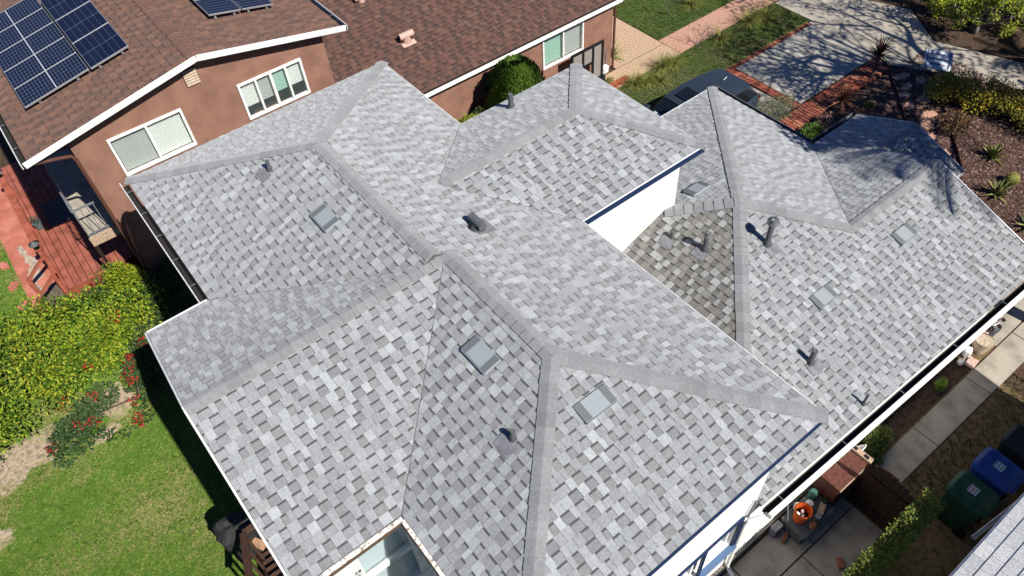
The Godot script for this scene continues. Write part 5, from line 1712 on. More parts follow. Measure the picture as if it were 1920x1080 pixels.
func cactus(at: Vector3):
	var o := thing("barrel_cactus", "round golden barrel cactus in the mulch bed", "cactus", at)
	var mb := MB.new()
	var ribs := 22
	for k in ribs * 2:
		var last := []
		for i in 9:
			var t := PI * (0.04 + 0.8 * i / 8.0)
			var row := []
			for e in 2:
				var a := TAU * (k + e) / (ribs * 2)
				var r := 0.17 * (1.0 if (k + e) % 2 == 0 else 0.88)
				row.append(Vector3(sin(t) * cos(a) * r, 0.15 + cos(t) * 0.16, sin(t) * sin(a) * r))
			if i > 0: mb.quad_out(last[0], last[1], row[1], row[0], Vector3(0, 0.12, 0))
			last = row
	put("body", mb, M.cactus, o)
	var sp := MB.new()
	for k in ribs:
		for i in 7:
			var t := PI * (0.06 + 0.6 * i / 7.0)
			var a := TAU * k / ribs
			var d := Vector3(sin(t) * cos(a), cos(t), sin(t) * sin(a))
			for e in 3: sp.tri(Vector3(0, 0.15, 0) + d * 0.165 + rand_dir() * 0.004, Vector3(0, 0.15, 0) + d * 0.165 + rand_dir() * 0.004, Vector3(0, 0.15, 0) + d * 0.165 + (d + rand_dir() * 0.9) * 0.03)
	put("spines", sp, M.spines, o)

func yard_sign():
	var o := thing("yard_sign", "pale blue rectangular yard sign standing by the pavement", "sign", Vector3(15.72, 0, 4.95), 0.0)
	var n := Vector3(-0.42, 0.78, 0.46).normalized()
	var u := Vector3(0.55, 0, 0.83).normalized()
	u = (u - n * u.dot(n)).normalized()
	var bas := Basis(u, n, u.cross(n))
	var c := Vector3(0, 0.62, 0)
	var b := MB.new()
	b.box(c, Vector3(0.80, 0.02, 0.58), Color.WHITE, bas, 0.004)
	put("board", b, M.sign_blue, o)
	var v := bas.z
	var k := 0
	for r in [[-0.345, -0.315, -0.27, 0.27], [0.315, 0.345, -0.27, 0.27], [-0.25, 0.20, -0.19, -0.155], [-0.30, 0.30, -0.035, 0.0], [-0.22, 0.22, 0.12, 0.15]]:
		var s := MB.new()
		s.box(c + n * 0.0125 + u * (r[0] + r[1]) * 0.5 + v * (r[2] + r[3]) * 0.5, Vector3(r[1] - r[0], 0.004, r[3] - r[2]), Color.WHITE, bas)
		put("printed_line", s, M.navy, o)
	for x in [-0.25, 0.25]:
		var l := MB.new()
		var p: Vector3 = c + u * float(x) - n * 0.02
		l.tube([Vector3(p.x, 0, p.z), p], [0.012, 0.012], 6)
		put("leg", l, M.metal_grey, o)

func wall_clutter():
	# black framed gate panel leaning by the brown wall
	var o := thing("metal_gate_panel", "black framed gate panel standing before the brown wall window", "gate", Vector3(0, 0, -1.62))
	var x0 := 6.78; var x1 := 8.09; var y0 := 0.30; var y1 := 1.62
	for q in [[x0, x0 + 0.09, y0, y1], [x1 - 0.09, x1, y0, y1], [x0 + 0.09, x1 - 0.09, y1 - 0.09, y1], [x0 + 0.09, x1 - 0.09, y0, y0 + 0.10], [7.22, 7.30, y0 + 0.1, y1 - 0.09], [7.62, 7.70, y0 + 0.1, y1 - 0.09], [7.30, 7.62, 0.98, 1.06]]:
		var mb := MB.new()
		mb.box(Vector3((q[0] + q[1]) / 2, (q[2] + q[3]) / 2, 0), Vector3(q[1] - q[0], q[3] - q[2], 0.04), Color.WHITE, Basis(), 0.004)
		put("bar", mb, M.black, o)
	for q in [[x0 + 0.09, 7.22, y0 + 0.1, y1 - 0.09], [7.70, x1 - 0.09, y0 + 0.1, y1 - 0.09], [7.30, 7.62, 1.06, y1 - 0.09]]:
		var mb := MB.new()
		mb.box(Vector3((q[0] + q[1]) / 2, (q[2] + q[3]) / 2, -0.005), Vector3(q[1] - q[0], q[3] - q[2], 0.006))
		put("mesh_panel", mb, M.mesh_grey, o)
	for x in [x0 + 0.2, x1 - 0.2]:
		var mb := MB.new()
		mb.box(Vector3(x, 0.15, 0), Vector3(0.04, 0.31, 0.04))
		put("foot", mb, M.black, o)
	var gm := thing("gas_meter", "white gas meter and pipes at the brown wall foot", "meter", Vector3(8.30, 0, -1.75))
	var b := MB.new()
	b.box(Vector3(0, 0.42, 0), Vector3(0.24, 0.26, 0.18), Color.WHITE, Basis(), 0.04)
	put("housing", b, M.white_paint, gm)
	var pp := MB.new()
	pp.tube([Vector3(0.14, 0, -0.1), Vector3(0.16, 0.5, -0.12), Vector3(0.16, 0.95, -0.15)], [0.025, 0.025, 0.025], 8)
	pp.tube([Vector3(-0.1, 0.0, 0), Vector3(-0.1, 0.32, 0)], [0.025, 0.025], 8)
	put("pipe", pp, M.metal_grey, gm)
	var dn := MB.new()
	dn.tube([Vector3(-0.35, 0, 0.1), Vector3(-0.35, 0.35, 0.1)], [0.16, 0.18], 12)
	tag(put("black_pot", dn, M.black), "black pot beside the white gas meter", "pot")
	get_node("black_pot").position = Vector3(8.30, 0, -1.7)
	# low brick planter corner
	var pl := thing("brick_planter", "low red brick planter at the brown house corner", "planter", Vector3(8.35, 0, -1.25))
	for r in 3:
		for i in 4:
			var mb := MB.new()
			mb.box(Vector3(-0.30 + i * 0.205 + (0.1 if r % 2 else 0.0), 0.04 + r * 0.072, 0.0), Vector3(0.195, 0.064, 0.095), vary(Color(0.36, 0.11, 0.06), 0.15), Basis(), 0.005)
			put("brick", mb, M.brick, pl)
	shrub("planter_plant", "small yellow green plant in the brick planter", Vector3(8.2, 0, -1.45), Vector3(0.25, 0.16, 0.15), 350, 0.06, 0.03, [Color(0.13, 0.14, 0.03), Color(0.2, 0.17, 0.06)], 4)

# dark hatchback: nose towards -x
func car():
	var o := thing("parked_car", "dark blue grey car parked on the driveway behind the roof", "car", Vector3(8.05, 0, 2.02))
	# stations along x: [x, half width, sill y, belt y]
	var st := [[-2.15, 0.62, 0.35, 0.62], [-2.05, 0.78, 0.28, 0.72], [-1.7, 0.87, 0.22, 0.80], [-1.1, 0.90, 0.20, 0.88], [-0.4, 0.91, 0.20, 0.93], [0.6, 0.91, 0.20, 0.95], [1.4, 0.90, 0.22, 0.97], [1.85, 0.86, 0.26, 0.98], [2.1, 0.76, 0.34, 0.94], [2.2, 0.60, 0.42, 0.80]]
	var body := MB.new()
	var rings := []
	for s in st:
		var w: float = s[1]; var lo: float = s[2]; var hi: float = s[3]
		var row := []
		for q in [[-0.80, lo], [-0.96, lo + 0.06], [-1.0, lerpf(lo, hi, 0.45)], [-0.99, lerpf(lo, hi, 0.75)], [-0.95, hi - 0.03], [-0.86, hi], [-0.4, hi + 0.035], [0, hi + 0.045], [0.4, hi + 0.035], [0.86, hi], [0.95, hi - 0.03], [0.99, lerpf(lo, hi, 0.75)], [1.0, lerpf(lo, hi, 0.45)], [0.96, lo + 0.06], [0.80, lo]]:
			row.append(Vector3(s[0], q[1], q[0] * w))
		rings.append(row)
	loft(body, rings, Vector3(0, 0.5, 0))
	put("body", body, M.car_paint, o)
	# greenhouse: glass sides and paint roof
	var gh := MB.new()
	var gs := [[-1.05, 0.80, 0.90, 0.80, 0.91], [-0.35, 0.80, 0.92, 0.66, 1.36], [0.3, 0.81, 0.94, 0.67, 1.42], [1.0, 0.80, 0.96, 0.65, 1.40], [1.55, 0.77, 0.97, 0.60, 1.33], [2.02, 0.72, 0.96, 0.70, 0.99]]
	rings = []
	for s in gs:
		rings.append([Vector3(s[0], s[2], -s[1]), Vector3(s[0], lerpf(s[2], s[4], 0.85), lerpf(-s[1], -s[3], 0.85)), Vector3(s[0], s[4], -s[3] * 0.93), Vector3(s[0], s[4] + 0.02, 0), Vector3(s[0], s[4], s[3] * 0.93), Vector3(s[0], lerpf(s[2], s[4], 0.85), lerpf(s[1], s[3], 0.85)), Vector3(s[0], s[2], s[1])])
	loft(gh, rings, Vector3(0.4, 0.9, 0))
	put("windows", gh, M.car_glass, o)
	var rf := MB.new()
	rings = []
	for s in [[-0.42, 0.66, 1.345], [-0.30, 0.68, 1.385], [0.3, 0.69, 1.435], [1.0, 0.67, 1.415], [1.5, 0.63, 1.36], [1.78, 0.58, 1.33]]:
		rings.append([Vector3(s[0], s[2] - 0.05, -s[1]), Vector3(s[0], s[2], -s[1] * 0.93), Vector3(s[0], s[2] + 0.02, -s[1] * 0.4), Vector3(s[0], s[2] + 0.025, 0), Vector3(s[0], s[2] + 0.02, s[1] * 0.4), Vector3(s[0], s[2], s[1] * 0.93), Vector3(s[0], s[2] - 0.05, s[1])])
	loft(rf, rings, Vector3(0.4, 0.8, 0))
	put("roof", rf, M.car_paint, o)
	var sr := MB.new()
	sr.box(Vector3(0.02, 1.452, 0), Vector3(0.50, 0.012, 0.86), Color.WHITE, Basis(Vector3(0, 0, 1), 0.05), 0.004)
	put("sunroof", sr, M.car_glass, o)
	var an := MB.new()
	an.bar(Vector3(1.28, 1.42, 0), Vector3(1.42, 1.47, 0), 0.03, 0.035, Color.WHITE, Vector3.UP, 0.008)
	put("antenna", an, M.metal_grey, o)
	for z in [-0.66, 0.66]:
		var tl := MB.new()
		tl.box(Vector3(2.06, 0.86, z), Vector3(0.18, 0.12, 0.22), Color(0.05, 0.006, 0.006), Basis(), 0.03)
		put("tail_light", tl, M.tint, o)
		var mr := MB.new()
		mr.box(Vector3(-0.72, 0.99, z * 1.48), Vector3(0.13, 0.12, 0.2), Color.WHITE, Basis(), 0.03)
		put("mirror", mr, M.car_paint, o)
		for x in [-1.32, 1.32]:
			var w := Node3D.new()
			w.name = "wheel"
			o.add_child(w, true)
			var ty := MB.new()
			var zz: float = z * 1.24
			ty.tube([Vector3(x, 0.32, zz - 0.10), Vector3(x, 0.32, zz - 0.08), Vector3(x, 0.32, zz + 0.08), Vector3(x, 0.32, zz + 0.10)], [0.28, 0.32, 0.32, 0.28], 22)
			put("tyre", ty, M.rubber, w)
			var rm := MB.new()
			rm.tube([Vector3(x, 0.32, zz - 0.105), Vector3(x, 0.32, zz + 0.105)], [0.20, 0.20], 18)
			put("rim", rm, M.metal_grey, w)
	var sh := MB.new()  # pale strip on the windscreen: its reflection put in as colour
	sh.quad_out(Vector3(-0.98, 0.965, -0.62), Vector3(-0.98, 0.965, 0.62), Vector3(-0.80, 1.085, 0.60), Vector3(-0.80, 1.085, -0.60), Vector3(0, 0.8, 0))
	sh.quad_out(Vector3(-0.98, 0.955, -0.62), Vector3(-0.98, 0.955, 0.62), Vector3(-0.80, 1.075, 0.60), Vector3(-0.80, 1.075, -0.60), Vector3(-1, 1.3, 0))
	put("painted_reflection", sh, M.reflection_green, o)

func loft(mb: MB, rings: Array, inside: Vector3):
	# smooth normals from neighbouring ring points
	var R := rings.size()
	var C: int = rings[0].size()
	var nn := []
	for i in R:
		var row := []
		for k in C:
			var du: Vector3 = rings[min(i + 1, R - 1)][k] - rings[max(i - 1, 0)][k]
			var dv: Vector3 = rings[i][min(k + 1, C - 1)] - rings[i][max(k - 1, 0)]
			var m := du.cross(dv)
			if m.dot(rings[i][k] - Vector3(rings[i][k].x, inside.y, inside.z)) < 0: m = -m
			row.append(m.normalized())
		nn.append(row)
	for i in R - 1:
		for k in C - 1:
			var q := [[i, k], [i + 1, k], [i + 1, k + 1], [i, k + 1]]
			var a: Vector3 = rings[i][k]; var b: Vector3 = rings[i + 1][k]; var d: Vector3 = rings[i + 1][k + 1]
			var ccw := (b - a).cross(d - a).dot(nn[i][k]) > 0
			for x in ([0, 2, 1, 0, 3, 2] if ccw else [0, 1, 2, 0, 2, 3]):
				mb.v.append(rings[q[x][0]][q[x][1]]); mb.n.append(nn[q[x][0]][q[x][1]]); mb.c.append(Color.WHITE); mb.t.append(Vector2.ZERO)
	for i in [0, R - 1]:
		var c := Vector3.ZERO
		for p in rings[i]: c += p
		c /= C
		for k in C: mb.tri_out(rings[i][k], rings[i][(k + 1) % C], c, inside)

# ------------------------------------------------------------------ alley on the lower right
func bin(label: String, at: Vector3, m: Material, decal: Color, stripe: Color):
	var o := thing("wheeled_bin", label, "bin", at, 0, "wheeled bins in the alley")
	var b := MB.new()
	var rows := [[0.0, 0.22, 0.25], [0.05, 0.24, 0.27], [0.5, 0.27, 0.31], [0.93, 0.295, 0.345], [0.95, 0.315, 0.365], [0.985, 0.315, 0.365]]
	var pts := []
	for r in rows:
		var a := []
		for k in 32:
			var t := TAU * k / 32
			var sq := 1.0 / pow(pow(absf(cos(t)), 8.0) + pow(absf(sin(t)), 8.0), 0.125)
			a.append(Vector3(cos(t) * r[1] * sq, r[0], sin(t) * r[2] * sq))
		pts.append(a)
	for i in rows.size() - 1:
		for k in 32: b.quad_out(pts[i][k], pts[i][(k + 1) % 32], pts[i + 1][(k + 1) % 32], pts[i + 1][k], Vector3(0, 0.5, 0))
	put("body", b, m, o)
	var l := MB.new()
	# lid: raised, highest towards the house, rounded edge
	var lr := [[0.99, 0.325, 0.375, 0.0], [1.02, 0.33, 0.38, 0.0], [1.045, 0.30, 0.345, 0.0], [1.075, 0.24, 0.27, -0.03]]
	pts = []
	for r in lr:
		var a := []
		for k in 32:
			var t := TAU * k / 32
			var sq := 1.0 / pow(pow(absf(cos(t)), 7.0) + pow(absf(sin(t)), 7.0), 1.0 / 7.0)
			a.append(Vector3(cos(t) * r[1] * sq, r[0] - 0.02 * sin(t), sin(t) * r[2] * sq + r[3]))
		pts.append(a)
	for i in 3:
		for k in 32: l.quad_out(pts[i][k], pts[i][(k + 1) % 32], pts[i + 1][(k + 1) % 32], pts[i + 1][k], Vector3(0, 0.8, 0))
	for k in 32: l.tri_out(pts[3][k], pts[3][(k + 1) % 32], Vector3(0, 1.075, -0.03), Vector3(0, 0.8, 0))
	put("lid", l, m, o)
	var h := MB.new()
	h.tube([Vector3(-0.24, 0.96, 0.40), Vector3(0.24, 0.96, 0.40)], [0.02, 0.02], 8)
	put("handle", h, m, o)
	for x in [-0.25, 0.25]:
		var w := MB.new()
		w.tube([Vector3(x - 0.03, 0.12, 0.27), Vector3(x + 0.03, 0.12, 0.27)], [0.12, 0.12], 16)
		put("wheel", w, M.rubber, o)
	if decal.a > 0.0:
		var s := MB.new()
		s.box(Vector3(0.02, 1.080, -0.02), Vector3(0.17, 0.004, 0.17), decal)
		put("sticker", s, M.tint, o)
		for i in 3:
			var p := MB.new()
			p.box(Vector3(0.02, 1.0835, -0.085 + i * 0.055), Vector3(0.14, 0.003, 0.020), stripe if i == 1 else Color(0.10, 0.13, 0.18))
			put("print", p, M.tint, o)

func alley():
	bin("dark green wheeled bin with a red striped sticker on its lid", Vector3(3.50, 0, 13.18), M.bin_green, Color(0.38, 0.42, 0.46), Color(0.30, 0.03, 0.04))
	bin("blue wheeled bin with a pale blue sticker on its lid", Vector3(4.28, 0, 13.22), M.bin_blue, Color(0.25, 0.42, 0.48), Color(0.02, 0.14, 0.36))
	bin("black wheeled bin partly cut by the right picture edge", Vector3(5.15, 0, 13.28), M.bin_black, Color(0, 0, 0, 0), Color.BLACK)
	# arched gate
	var G := thing("wooden_gate", "dark brown wooden gate with an arched top across the alley", "gate", Vector3(2.28, 0, 0))
	for i in 8:
		var z := 11.76 + i * 0.115
		var hgt := 1.42 + 0.24 * sin(PI * (i + 0.5) / 8.0)
		var mb := MB.new()
		mb.box(Vector3(0, hgt / 2 + 0.04, z), Vector3(0.03, hgt, 0.108), Color.WHITE, Basis(), 0.004)
		put("plank", mb, M.wood_dark, G)
	for y in [0.35, 1.25]:
		var mb := MB.new()
		mb.box(Vector3(-0.032, y, 12.16), Vector3(0.03, 0.10, 0.88), Color.WHITE, Basis(), 0.004)
		put("rail", mb, M.wood_dark, G)
	var br := MB.new()
	br.bar(Vector3(-0.033, 0.4, 11.78), Vector3(-0.033, 1.2, 12.54), 0.03, 0.09)
	put("brace", br, M.wood_dark, G)
	# brown cabinet
	var C := thing("old_cabinet", "worn red brown cabinet against the white wall by the gate", "cabinet", Vector3(2.22, 0, 11.43))
	var cb := MB.new()
	cb.box(Vector3(0, 0.48, 0), Vector3(0.92, 0.96, 0.44), Color.WHITE, Basis(), 0.008)
	put("case", cb, M.cabinet, C)
	var tp := MB.new()
	tp.box(Vector3(-0.03, 0.975, 0), Vector3(0.90, 0.03, 0.47), Color.WHITE, Basis(), 0.006)
	put("top", tp, M.cabinet, C)
	var en := MB.new()
	en.box(Vector3(0.47, 0.49, 0), Vector3(0.05, 1.04, 0.50), Color.WHITE, Basis(), 0.006)
	put("end_board", en, M.brick_tan, C)
	var eb := MB.new()
	eb.box(Vector3(0.44, 1.02, 0), Vector3(0.12, 0.05, 0.50), Color.WHITE, Basis(), 0.006)
	put("end_cap", eb, M.brick_tan, C)
	for z in [-0.12, 0.13]:
		var hl := MB.new()
		hl.box(Vector3(0.44, 1.047, z), Vector3(0.07, 0.006, 0.10))
		put("hole", hl, M.black, C)
	var fe := MB.new()
	fe.box(Vector3(-0.03, 0.975, 0.245), Vector3(0.90, 0.045, 0.02), Color.WHITE, Basis(), 0.004)
	put("edge_strip", fe, M.brick_tan, C)
	# low slate bench with pots
	var B := thing("slate_bench", "low dark grey bench holding bucket and jars", "bench", Vector3(1.28, 0, 11.50))
	var bt := MB.new()
	bt.box(Vector3(0, 0.37, 0), Vector3(0.92, 0.05, 0.54), Color.WHITE, Basis(), 0.006)
	put("top", bt, M.slate, B)
	for x in [-0.38, 0.38]:
		var lg := MB.new()
		lg.box(Vector3(x, 0.175, 0), Vector3(0.12, 0.345, 0.46), Color.WHITE, Basis(), 0.006)
		put("support", lg, M.slate, B)
	var y := 0.396
	var bk := thing("orange_bucket", "orange plastic bucket on the slate bench", "bucket", Vector3(1.08, y, 11.45))
	var bm := MB.new()
	bm.tube([Vector3(0, 0.0, 0), Vector3(0, 0.33, 0), Vector3(0, 0.335, 0), Vector3(0, 0.36, 0)], [0.125, 0.15, 0.162, 0.16], 24, Color.WHITE, false)
	bm.tube([Vector3(0, 0.36, 0), Vector3(0, 0.03, 0)], [0.146, 0.12], 24, Color.WHITE, false)
	bm.tube([Vector3(0, 0.36, 0), Vector3(0, 0.361, 0)], [0.16, 0.146], 24, Color.WHITE, false)
	bm.tube([Vector3(0, 0.0, 0), Vector3(0, 0.02, 0)], [0.12, 0.12], 24)
	put("shell", bm, M.orange, bk)
	var bi := MB.new()
	bi.tube([Vector3(0, 0.12, 0), Vector3(0, 0.14, 0)], [0.122, 0.124], 20)
	put("contents", bi, M.black, bk)
	for q in [[-0.03, 0.04, 0.3], [0.05, -0.02, 0.9], [-0.05, -0.05, 1.7]]:
		var w := MB.new()
		w.box(Vector3(q[0], 0.19, q[1]), Vector3(0.07, 0.06, 0.05), Color.WHITE, Basis(Vector3.UP, q[2]), 0.006)
		put("white_block", w, M.white_paint, bk)
	jar("steel lidded jar beside the orange bucket", Vector3(1.36, y, 11.42), 0.085, 0.22, M.chrome)
	jar("small white tin behind the orange bucket", Vector3(1.20, y, 11.29), 0.07, 0.14, M.white_paint)
	jar("grey round tin before the orange bucket", Vector3(1.32, y, 11.66), 0.075, 0.12, M.metal_grey)
	jar("rusty brown tin at the bench front", Vector3(1.14, y, 11.70), 0.07, 0.10, M.terracotta)
	jar("green glass jar against the cabinet", Vector3(1.58, y, 11.32), 0.08, 0.26, M.jar_green)
	jar("dark green pot at the cabinet foot", Vector3(1.66, y, 11.55), 0.06, 0.14, M.bin_green)
	var bb := MB.new()
	bb.box(Vector3(0, 0.05, 0), Vector3(0.30, 0.10, 0.11), Color.WHITE, Basis(), 0.008)
	var bo := put("loose_block", bb, M.brick_tan)
	bo.position = Vector3(1.52, y, 11.60)
	bo.rotation.y = 0.35
	tag(bo, "weathered tan block lying on the slate bench", "block")
	# push broom
	var br2 := thing("push_broom", "push broom with red brown head lying below the white wall", "broom", Vector3(0.82, 0.03, 11.46), 0.25)
	var bh := MB.new()
	bh.box(Vector3(0, 0.06, 0), Vector3(0.40, 0.07, 0.07), Color.WHITE, Basis(), 0.008)
	put("head", bh, M.terracotta, br2)
	var bhl := MB.new()
	bhl.tube([Vector3(0, 0.08, 0), Vector3(0.10, 1.25, -0.30)], [0.013, 0.013], 8)
	put("handle", bhl, M.metal_grey, br2)
	var ub := MB.new()
	ub.box(Vector3(0.68, 0.18, 11.28), Vector3(0.22, 0.30, 0.14), Color.WHITE, Basis(), 0.01)
	tag(put("meter_box", ub, M.metal_grey), "small grey utility box at the foot of the white wall", "box")
	# lone brick in the shade
	var lb := MB.new()
	lb.box(Vector3(0, 0.045, 0), Vector3(0.20, 0.09, 0.10), Color.WHITE, Basis(), 0.006)
	var lo := put("loose_brick", lb, M.terracotta)
	lo.position = Vector3(1.12, 0.034, 12.42)
	lo.rotation.y = 0.9
	tag(lo, "single reddish brick on the concrete by the clipped hedge", "brick")
	# clipped hedge
	var hd := thing("clipped_hedge", "clipped box hedge along the alley with sunlit top", "hedge")
	var hs := MB.new()
	for i in 6: stems(hs, Vector3(-0.8 + i * 0.6, 0, 12.86), Vector3(0.25, 1.6, 0.2), 3, 0.02)
	put("stem", hs, M.bark, hd)
	var hf := MB.new()
	for i in 17000:
		var p := Vector3(rng.randf_range(-1.3, 2.42), 1.95 * pow(rng.randf(), 0.6), rng.randf_range(12.66, 13.02))
		p.y += 0.07 * sin(p.x * 5.0) + 0.05 * sin(p.x * 11 + p.z * 9)
		leaf(hf, p, (rand_dir() + Vector3(0, 0.4, 0)).normalized(), Vector3.UP, 0.055 * rng.randf_range(0.7, 1.3), 0.03, vary([Color(0.07, 0.10, 0.018), Color(0.12, 0.14, 0.02), Color(0.17, 0.18, 0.035), Color(0.045, 0.07, 0.016)][rng.randi() % 4], 0.18))
	put("foliage", hf, M.leaf, hd)
	# plants in the soil bed
	shrub("bed_fern", "feathery green plant in the soil bed by the gate", Vector3(3.75, 0, 11.36), Vector3(0.42, 0.24, 0.24), 2400, 0.06, 0.022, [Color(0.07, 0.12, 0.025), Color(0.10, 0.15, 0.03), Color(0.16, 0.15, 0.06), Color(0.05, 0.08, 0.02)], 8)
	shrub("bed_shrub", "dark green low plant beside the feathery one", Vector3(3.35, 0, 11.48), Vector3(0.30, 0.18, 0.20), 1200, 0.06, 0.03, [Color(0.045, 0.075, 0.02), Color(0.06, 0.09, 0.025)], 6)
	shrub("bed_seedling", "small light green plant alone in the soil bed", Vector3(5.85, 0, 11.42), Vector3(0.17, 0.15, 0.13), 420, 0.06, 0.025, [Color(0.12, 0.20, 0.03), Color(0.16, 0.24, 0.04)], 5)
	var ho := MB.new()
	for k in 2:
		var pts := []
		for i in 25: pts.append(Vector3(5.45 + k * 0.35 + cos(TAU * i / 24) * 0.14, 0.02, 11.44 + sin(TAU * i / 24) * 0.07))
		ho.tube(pts, pts.map(func(_p): return 0.006), 5)
	tag(put("drip_hose", ho, M.soil_hose), "thin dark drip hose looped on the soil bed", "hose")
	var hc := thing("coiled_hose", "white coiled hose hanging beside the cabinet", "hose", Vector3(2.95, 0, 11.27))
	for k in 3:
		var mb := MB.new()
		var pts := []
		for i in 25: pts.append(Vector3(cos(TAU * i / 24) * (0.15 + 0.02 * k), 0.55 + k * 0.03 + sin(TAU * i / 24) * 0.12, 0.03 * k + sin(TAU * i / 24) * 0.05))
		mb.tube(pts, pts.map(func(_p): return 0.012), 6)
		put("loop", mb, M.white_paint, hc)
	# pots in the sun
	var p1 := thing("succulent_pot", "black pot with dark purple succulent by the white wall", "potted plant", Vector3(7.92, 0.03, 11.30))
	var m1 := MB.new()
	m1.tube([Vector3(0, 0, 0), Vector3(0, 0.30, 0), Vector3(0, 0.33, 0)], [0.12, 0.165, 0.17], 20, Color.WHITE, false)
	m1.tube([Vector3(0, 0.33, 0), Vector3(0, 0.25, 0)], [0.155, 0.15], 20)
	put("pot", m1, M.slate, p1)
	for q in [[0.0, 0.0, 0.55], [-0.14, -0.05, 0.5], [0.12, -0.08, 0.52], [0.16, 0.08, 0.46], [-0.05, 0.12, 0.44], [-0.22, 0.05, 0.42]]:
		var r := MB.new()
		r.tube([Vector3(0, 0.28, 0), Vector3(q[0], q[2], q[1])], [0.014, 0.012], 6)
		for i in 16:
			var a := TAU * i * 0.382
			leaf(r, Vector3(q[0], q[2], q[1]), Vector3(cos(a), 0.25 + 0.05 * i, sin(a)).normalized(), Vector3.UP, 0.075, 0.035, Color(0.028, 0.014, 0.018))
		put("rosette", r, M.tint, p1)
	var p2 := thing("cream_pot", "wide cream pot with yellow fruit beside the black pot", "potted plant", Vector3(7.40, 0.03, 11.40))
	var m2 := MB.new()
	m2.tube([Vector3(0, 0, 0), Vector3(0, 0.30, 0), Vector3(0, 0.35, 0)], [0.14, 0.20, 0.215], 24, Color.WHITE, false)
	m2.tube([Vector3(0, 0.35, 0), Vector3(0, 0.351, 0)], [0.215, 0.185], 24, Color.WHITE, false)
	m2.tube([Vector3(0, 0.35, 0), Vector3(0, 0.22, 0)], [0.185, 0.17], 24)
	put("pot", m2, M.pot_cream, p2)
	var pf := MB.new()
	foliage(pf, [[Vector3(0.0, 0.27, 0.0), Vector3(0.10, 0.05, 0.09)]], 60, 0.05, 0.035, [Color(0.40, 0.36, 0.05), Color(0.30, 0.30, 0.06), Color(0.45, 0.38, 0.2)])
	put("foliage", pf, M.leaf, p2)
	var wt := thing("white_watering_set", "white plastic cans and tubing beside the cream pot", "watering can", Vector3(7.05, 0.03, 11.30))
	var w1 := MB.new()
	w1.box(Vector3(0, 0.14, 0), Vector3(0.20, 0.20, 0.16), Color.WHITE, Basis(Vector3.UP, 0.4), 0.03)
	put("can", w1, M.white_paint, wt)
	var w2 := MB.new()
	w2.tube([Vector3(-0.1, 0.15, 0.02), Vector3(-0.22, 0.2, 0.06), Vector3(-0.30, 0.1, 0.1)], [0.02, 0.018, 0.03], 8)
	put("spout", w2, M.white_paint, wt)
	var w3 := MB.new()
	w3.box(Vector3(-0.30, 0.06, 0.05), Vector3(0.15, 0.12, 0.1), Color.WHITE, Basis(Vector3.UP, 0.8), 0.03)
	put("small_can", w3, M.white_paint, wt)
	var ps := MB.new()
	ps.box(Vector3(6.98, 0.025, 11.50), Vector3(0.30, 0.03, 0.20), Color.WHITE, Basis(Vector3.UP, 0.1), 0.006)
	tag(put("paving_tile", ps, M.pale_pink), "pink paving tile below the white watering cans", "tile")
	var ro := thing("clay_pot", "small clay pot tucked behind the black pot", "pot", Vector3(7.70, 0.03, 11.24))
	var rm := MB.new()
	rm.tube([Vector3(0, 0, 0), Vector3(0, 0.2, 0), Vector3(0, 0.24, 0)], [0.08, 0.11, 0.12], 16)
	put("pot", rm, M.pale_pink, ro)

func jar(label: String, at: Vector3, r: float, h: float, m: Material):
	var o := thing("jar", label, "jar", at, 0, "jars and tins on the bench")
	var b := MB.new()
	b.tube([Vector3.ZERO, Vector3(0, h * 0.82, 0), Vector3(0, h * 0.9, 0)], [r, r, r * 0.8], 18)
	put("body", b, m, o)
	var l := MB.new()
	l.tube([Vector3(0, h * 0.9, 0), Vector3(0, h, 0), Vector3(0, h * 1.01, 0)], [r * 0.88, r * 0.88, r * 0.7], 18)
	put("lid", l, m, o)

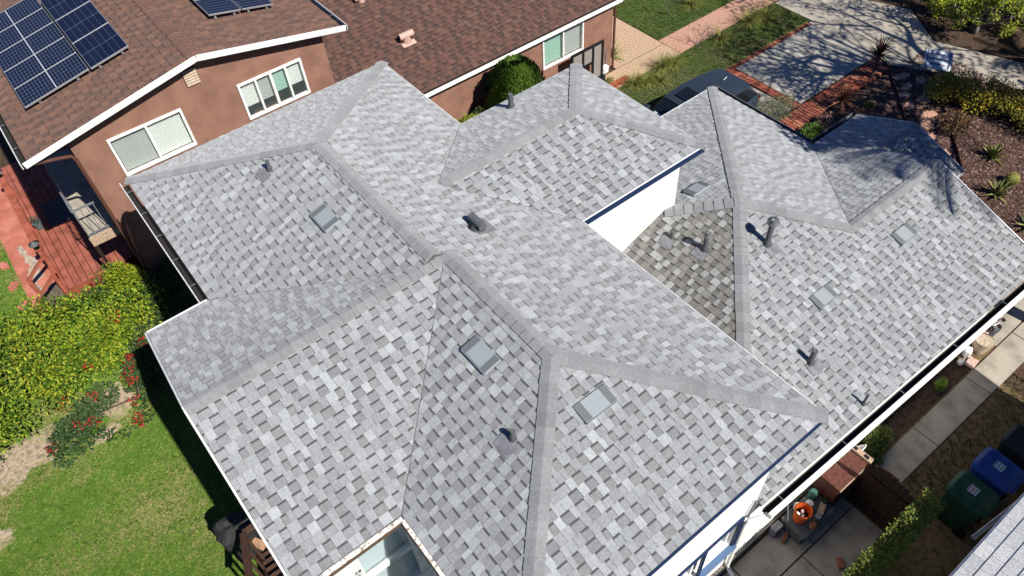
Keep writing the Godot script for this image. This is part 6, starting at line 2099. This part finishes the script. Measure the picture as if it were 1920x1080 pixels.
# ------------------------------------------------------------------ trees outside the frame whose shade falls into it
func shade_trees():
	rng.seed = 4117
	palm("tall_palm", "tall palm right of the picture that shades the porch roof", Vector3(9.05, 0, 11.95), 6.9, 26, 1.9, [Color(0.07, 0.10, 0.03), Color(0.10, 0.12, 0.04)])
	# crown clumps stand up-sun of the places they shade: [x, y, z] of the shaded spot
	var spots := [[8.1, 2.7, 6.3], [8.6, 2.8, 6.5], [9.1, 2.7, 6.4], [8.4, 3.0, 6.9], [9.0, 3.0, 7.2], [9.3, 2.8, 7.8], [9.2, 2.6, 8.4], [8.7, 2.9, 7.6], [7.6, 2.6, 5.9], [10.6, 0, 4.6],
		[11.4, 0, 4.4], [12.2, 0, 4.6], [12.9, 0, 4.7], [13.6, 0, 5.0], [14.3, 0, 5.2], [12.6, 0, 5.4], [13.3, 0, 5.7], [11.8, 0, 5.2], [14.0, 0, 4.3], [14.9, 0, 4.9], [13.0, 0, 4.1], [15.2, 0.5, 6.2], [11.0, 0, 5.3], [15.5, 0.6, 6.8], [12.0, 0, 6.0], [10.9, 0, 6.1]]
	canopy_tree("shade_tree", "broad dense tree right of the picture shading the porch and mulch bed", Vector3(11.2, 0, 14.2), spots, 7.6, 0.52, 240)
	var thin := [[14.2, 0, -0.5], [15.0, 0, -0.2], [15.4, 0, -1.6], [14.7, 0, -1.9], [13.6, 0, 0.1], [16.2, 0, 1.8], [16.9, 0, 3.3], [17.5, 0, 5.2], [16.7, 0, 0.4], [14.8, 0, 2.6], [13.9, 0, 3.5], [12.9, 0, 3.4], [15.6, 0, 3.4], [17.8, 0, 1.9], [14.6, 0, 0.9], [12.3, 0, 1.2], [13.2, 0, 2.0], [13.8, 0, 1.0], [15.3, 0, 1.2], [12.6, 0, 2.7], [17.0, 0, 4.6], [17.7, 0, 6.1]]
	canopy_tree("thin_crowned_tree", "thinly leafed tree right of the picture dappling the pavement", Vector3(16.2, 0, 13.2), thin, 8.6, 0.62, 70)
	rng.seed = 31
	tree("bare_street_tree", "tall nearly bare tree right of the picture shading the driveway", Vector3(17.4, 0, 11.6), 4.6, 0.26, Vector3(-0.2, 0, -0.28), 4, 2.1, 0.85, 0.0, 16, 0.34, 0.10, 0.06, [Color(0.08, 0.11, 0.03)], M.grey_bark, 2)

func canopy_tree(called: String, label: String, base: Vector3, spots: Array, hgt: float, r: float, per: int):
	var o := thing(called, label, "tree", base)
	var t := MB.new()
	var fork := Vector3(0.3, hgt * 0.62, -0.9)
	t.tube([Vector3(0, -0.1, 0), Vector3(0.02, 0.3, 0), Vector3(0.12, hgt * 0.35, -0.35), fork], [0.30, 0.22, 0.18, 0.15], 10)
	put("trunk", t, M.bark, o)
	var l := MB.new()
	var f := MB.new()
	for s in spots:
		var y: float = hgt + rng.randf_range(-0.6, 0.6)
		var p := Vector3(s[0], s[1], s[2]) + Vector3(0.154, 1.0, 0.965) * (y - float(s[1])) - base
		var mid := fork.lerp(p, 0.5) + Vector3(0, 0.35, 0) + rand_dir() * 0.15
		l.tube([fork, mid, p], [0.07, 0.045, 0.015], 6)
		foliage(f, [[p, Vector3(r, r * 0.55, r) * rng.randf_range(0.85, 1.2)]], per, 0.17, 0.10, [Color(0.05, 0.09, 0.02), Color(0.07, 0.11, 0.025)])
	put("limbs", l, M.bark, o)
	put("crown", f, M.leaf, o)
	return o
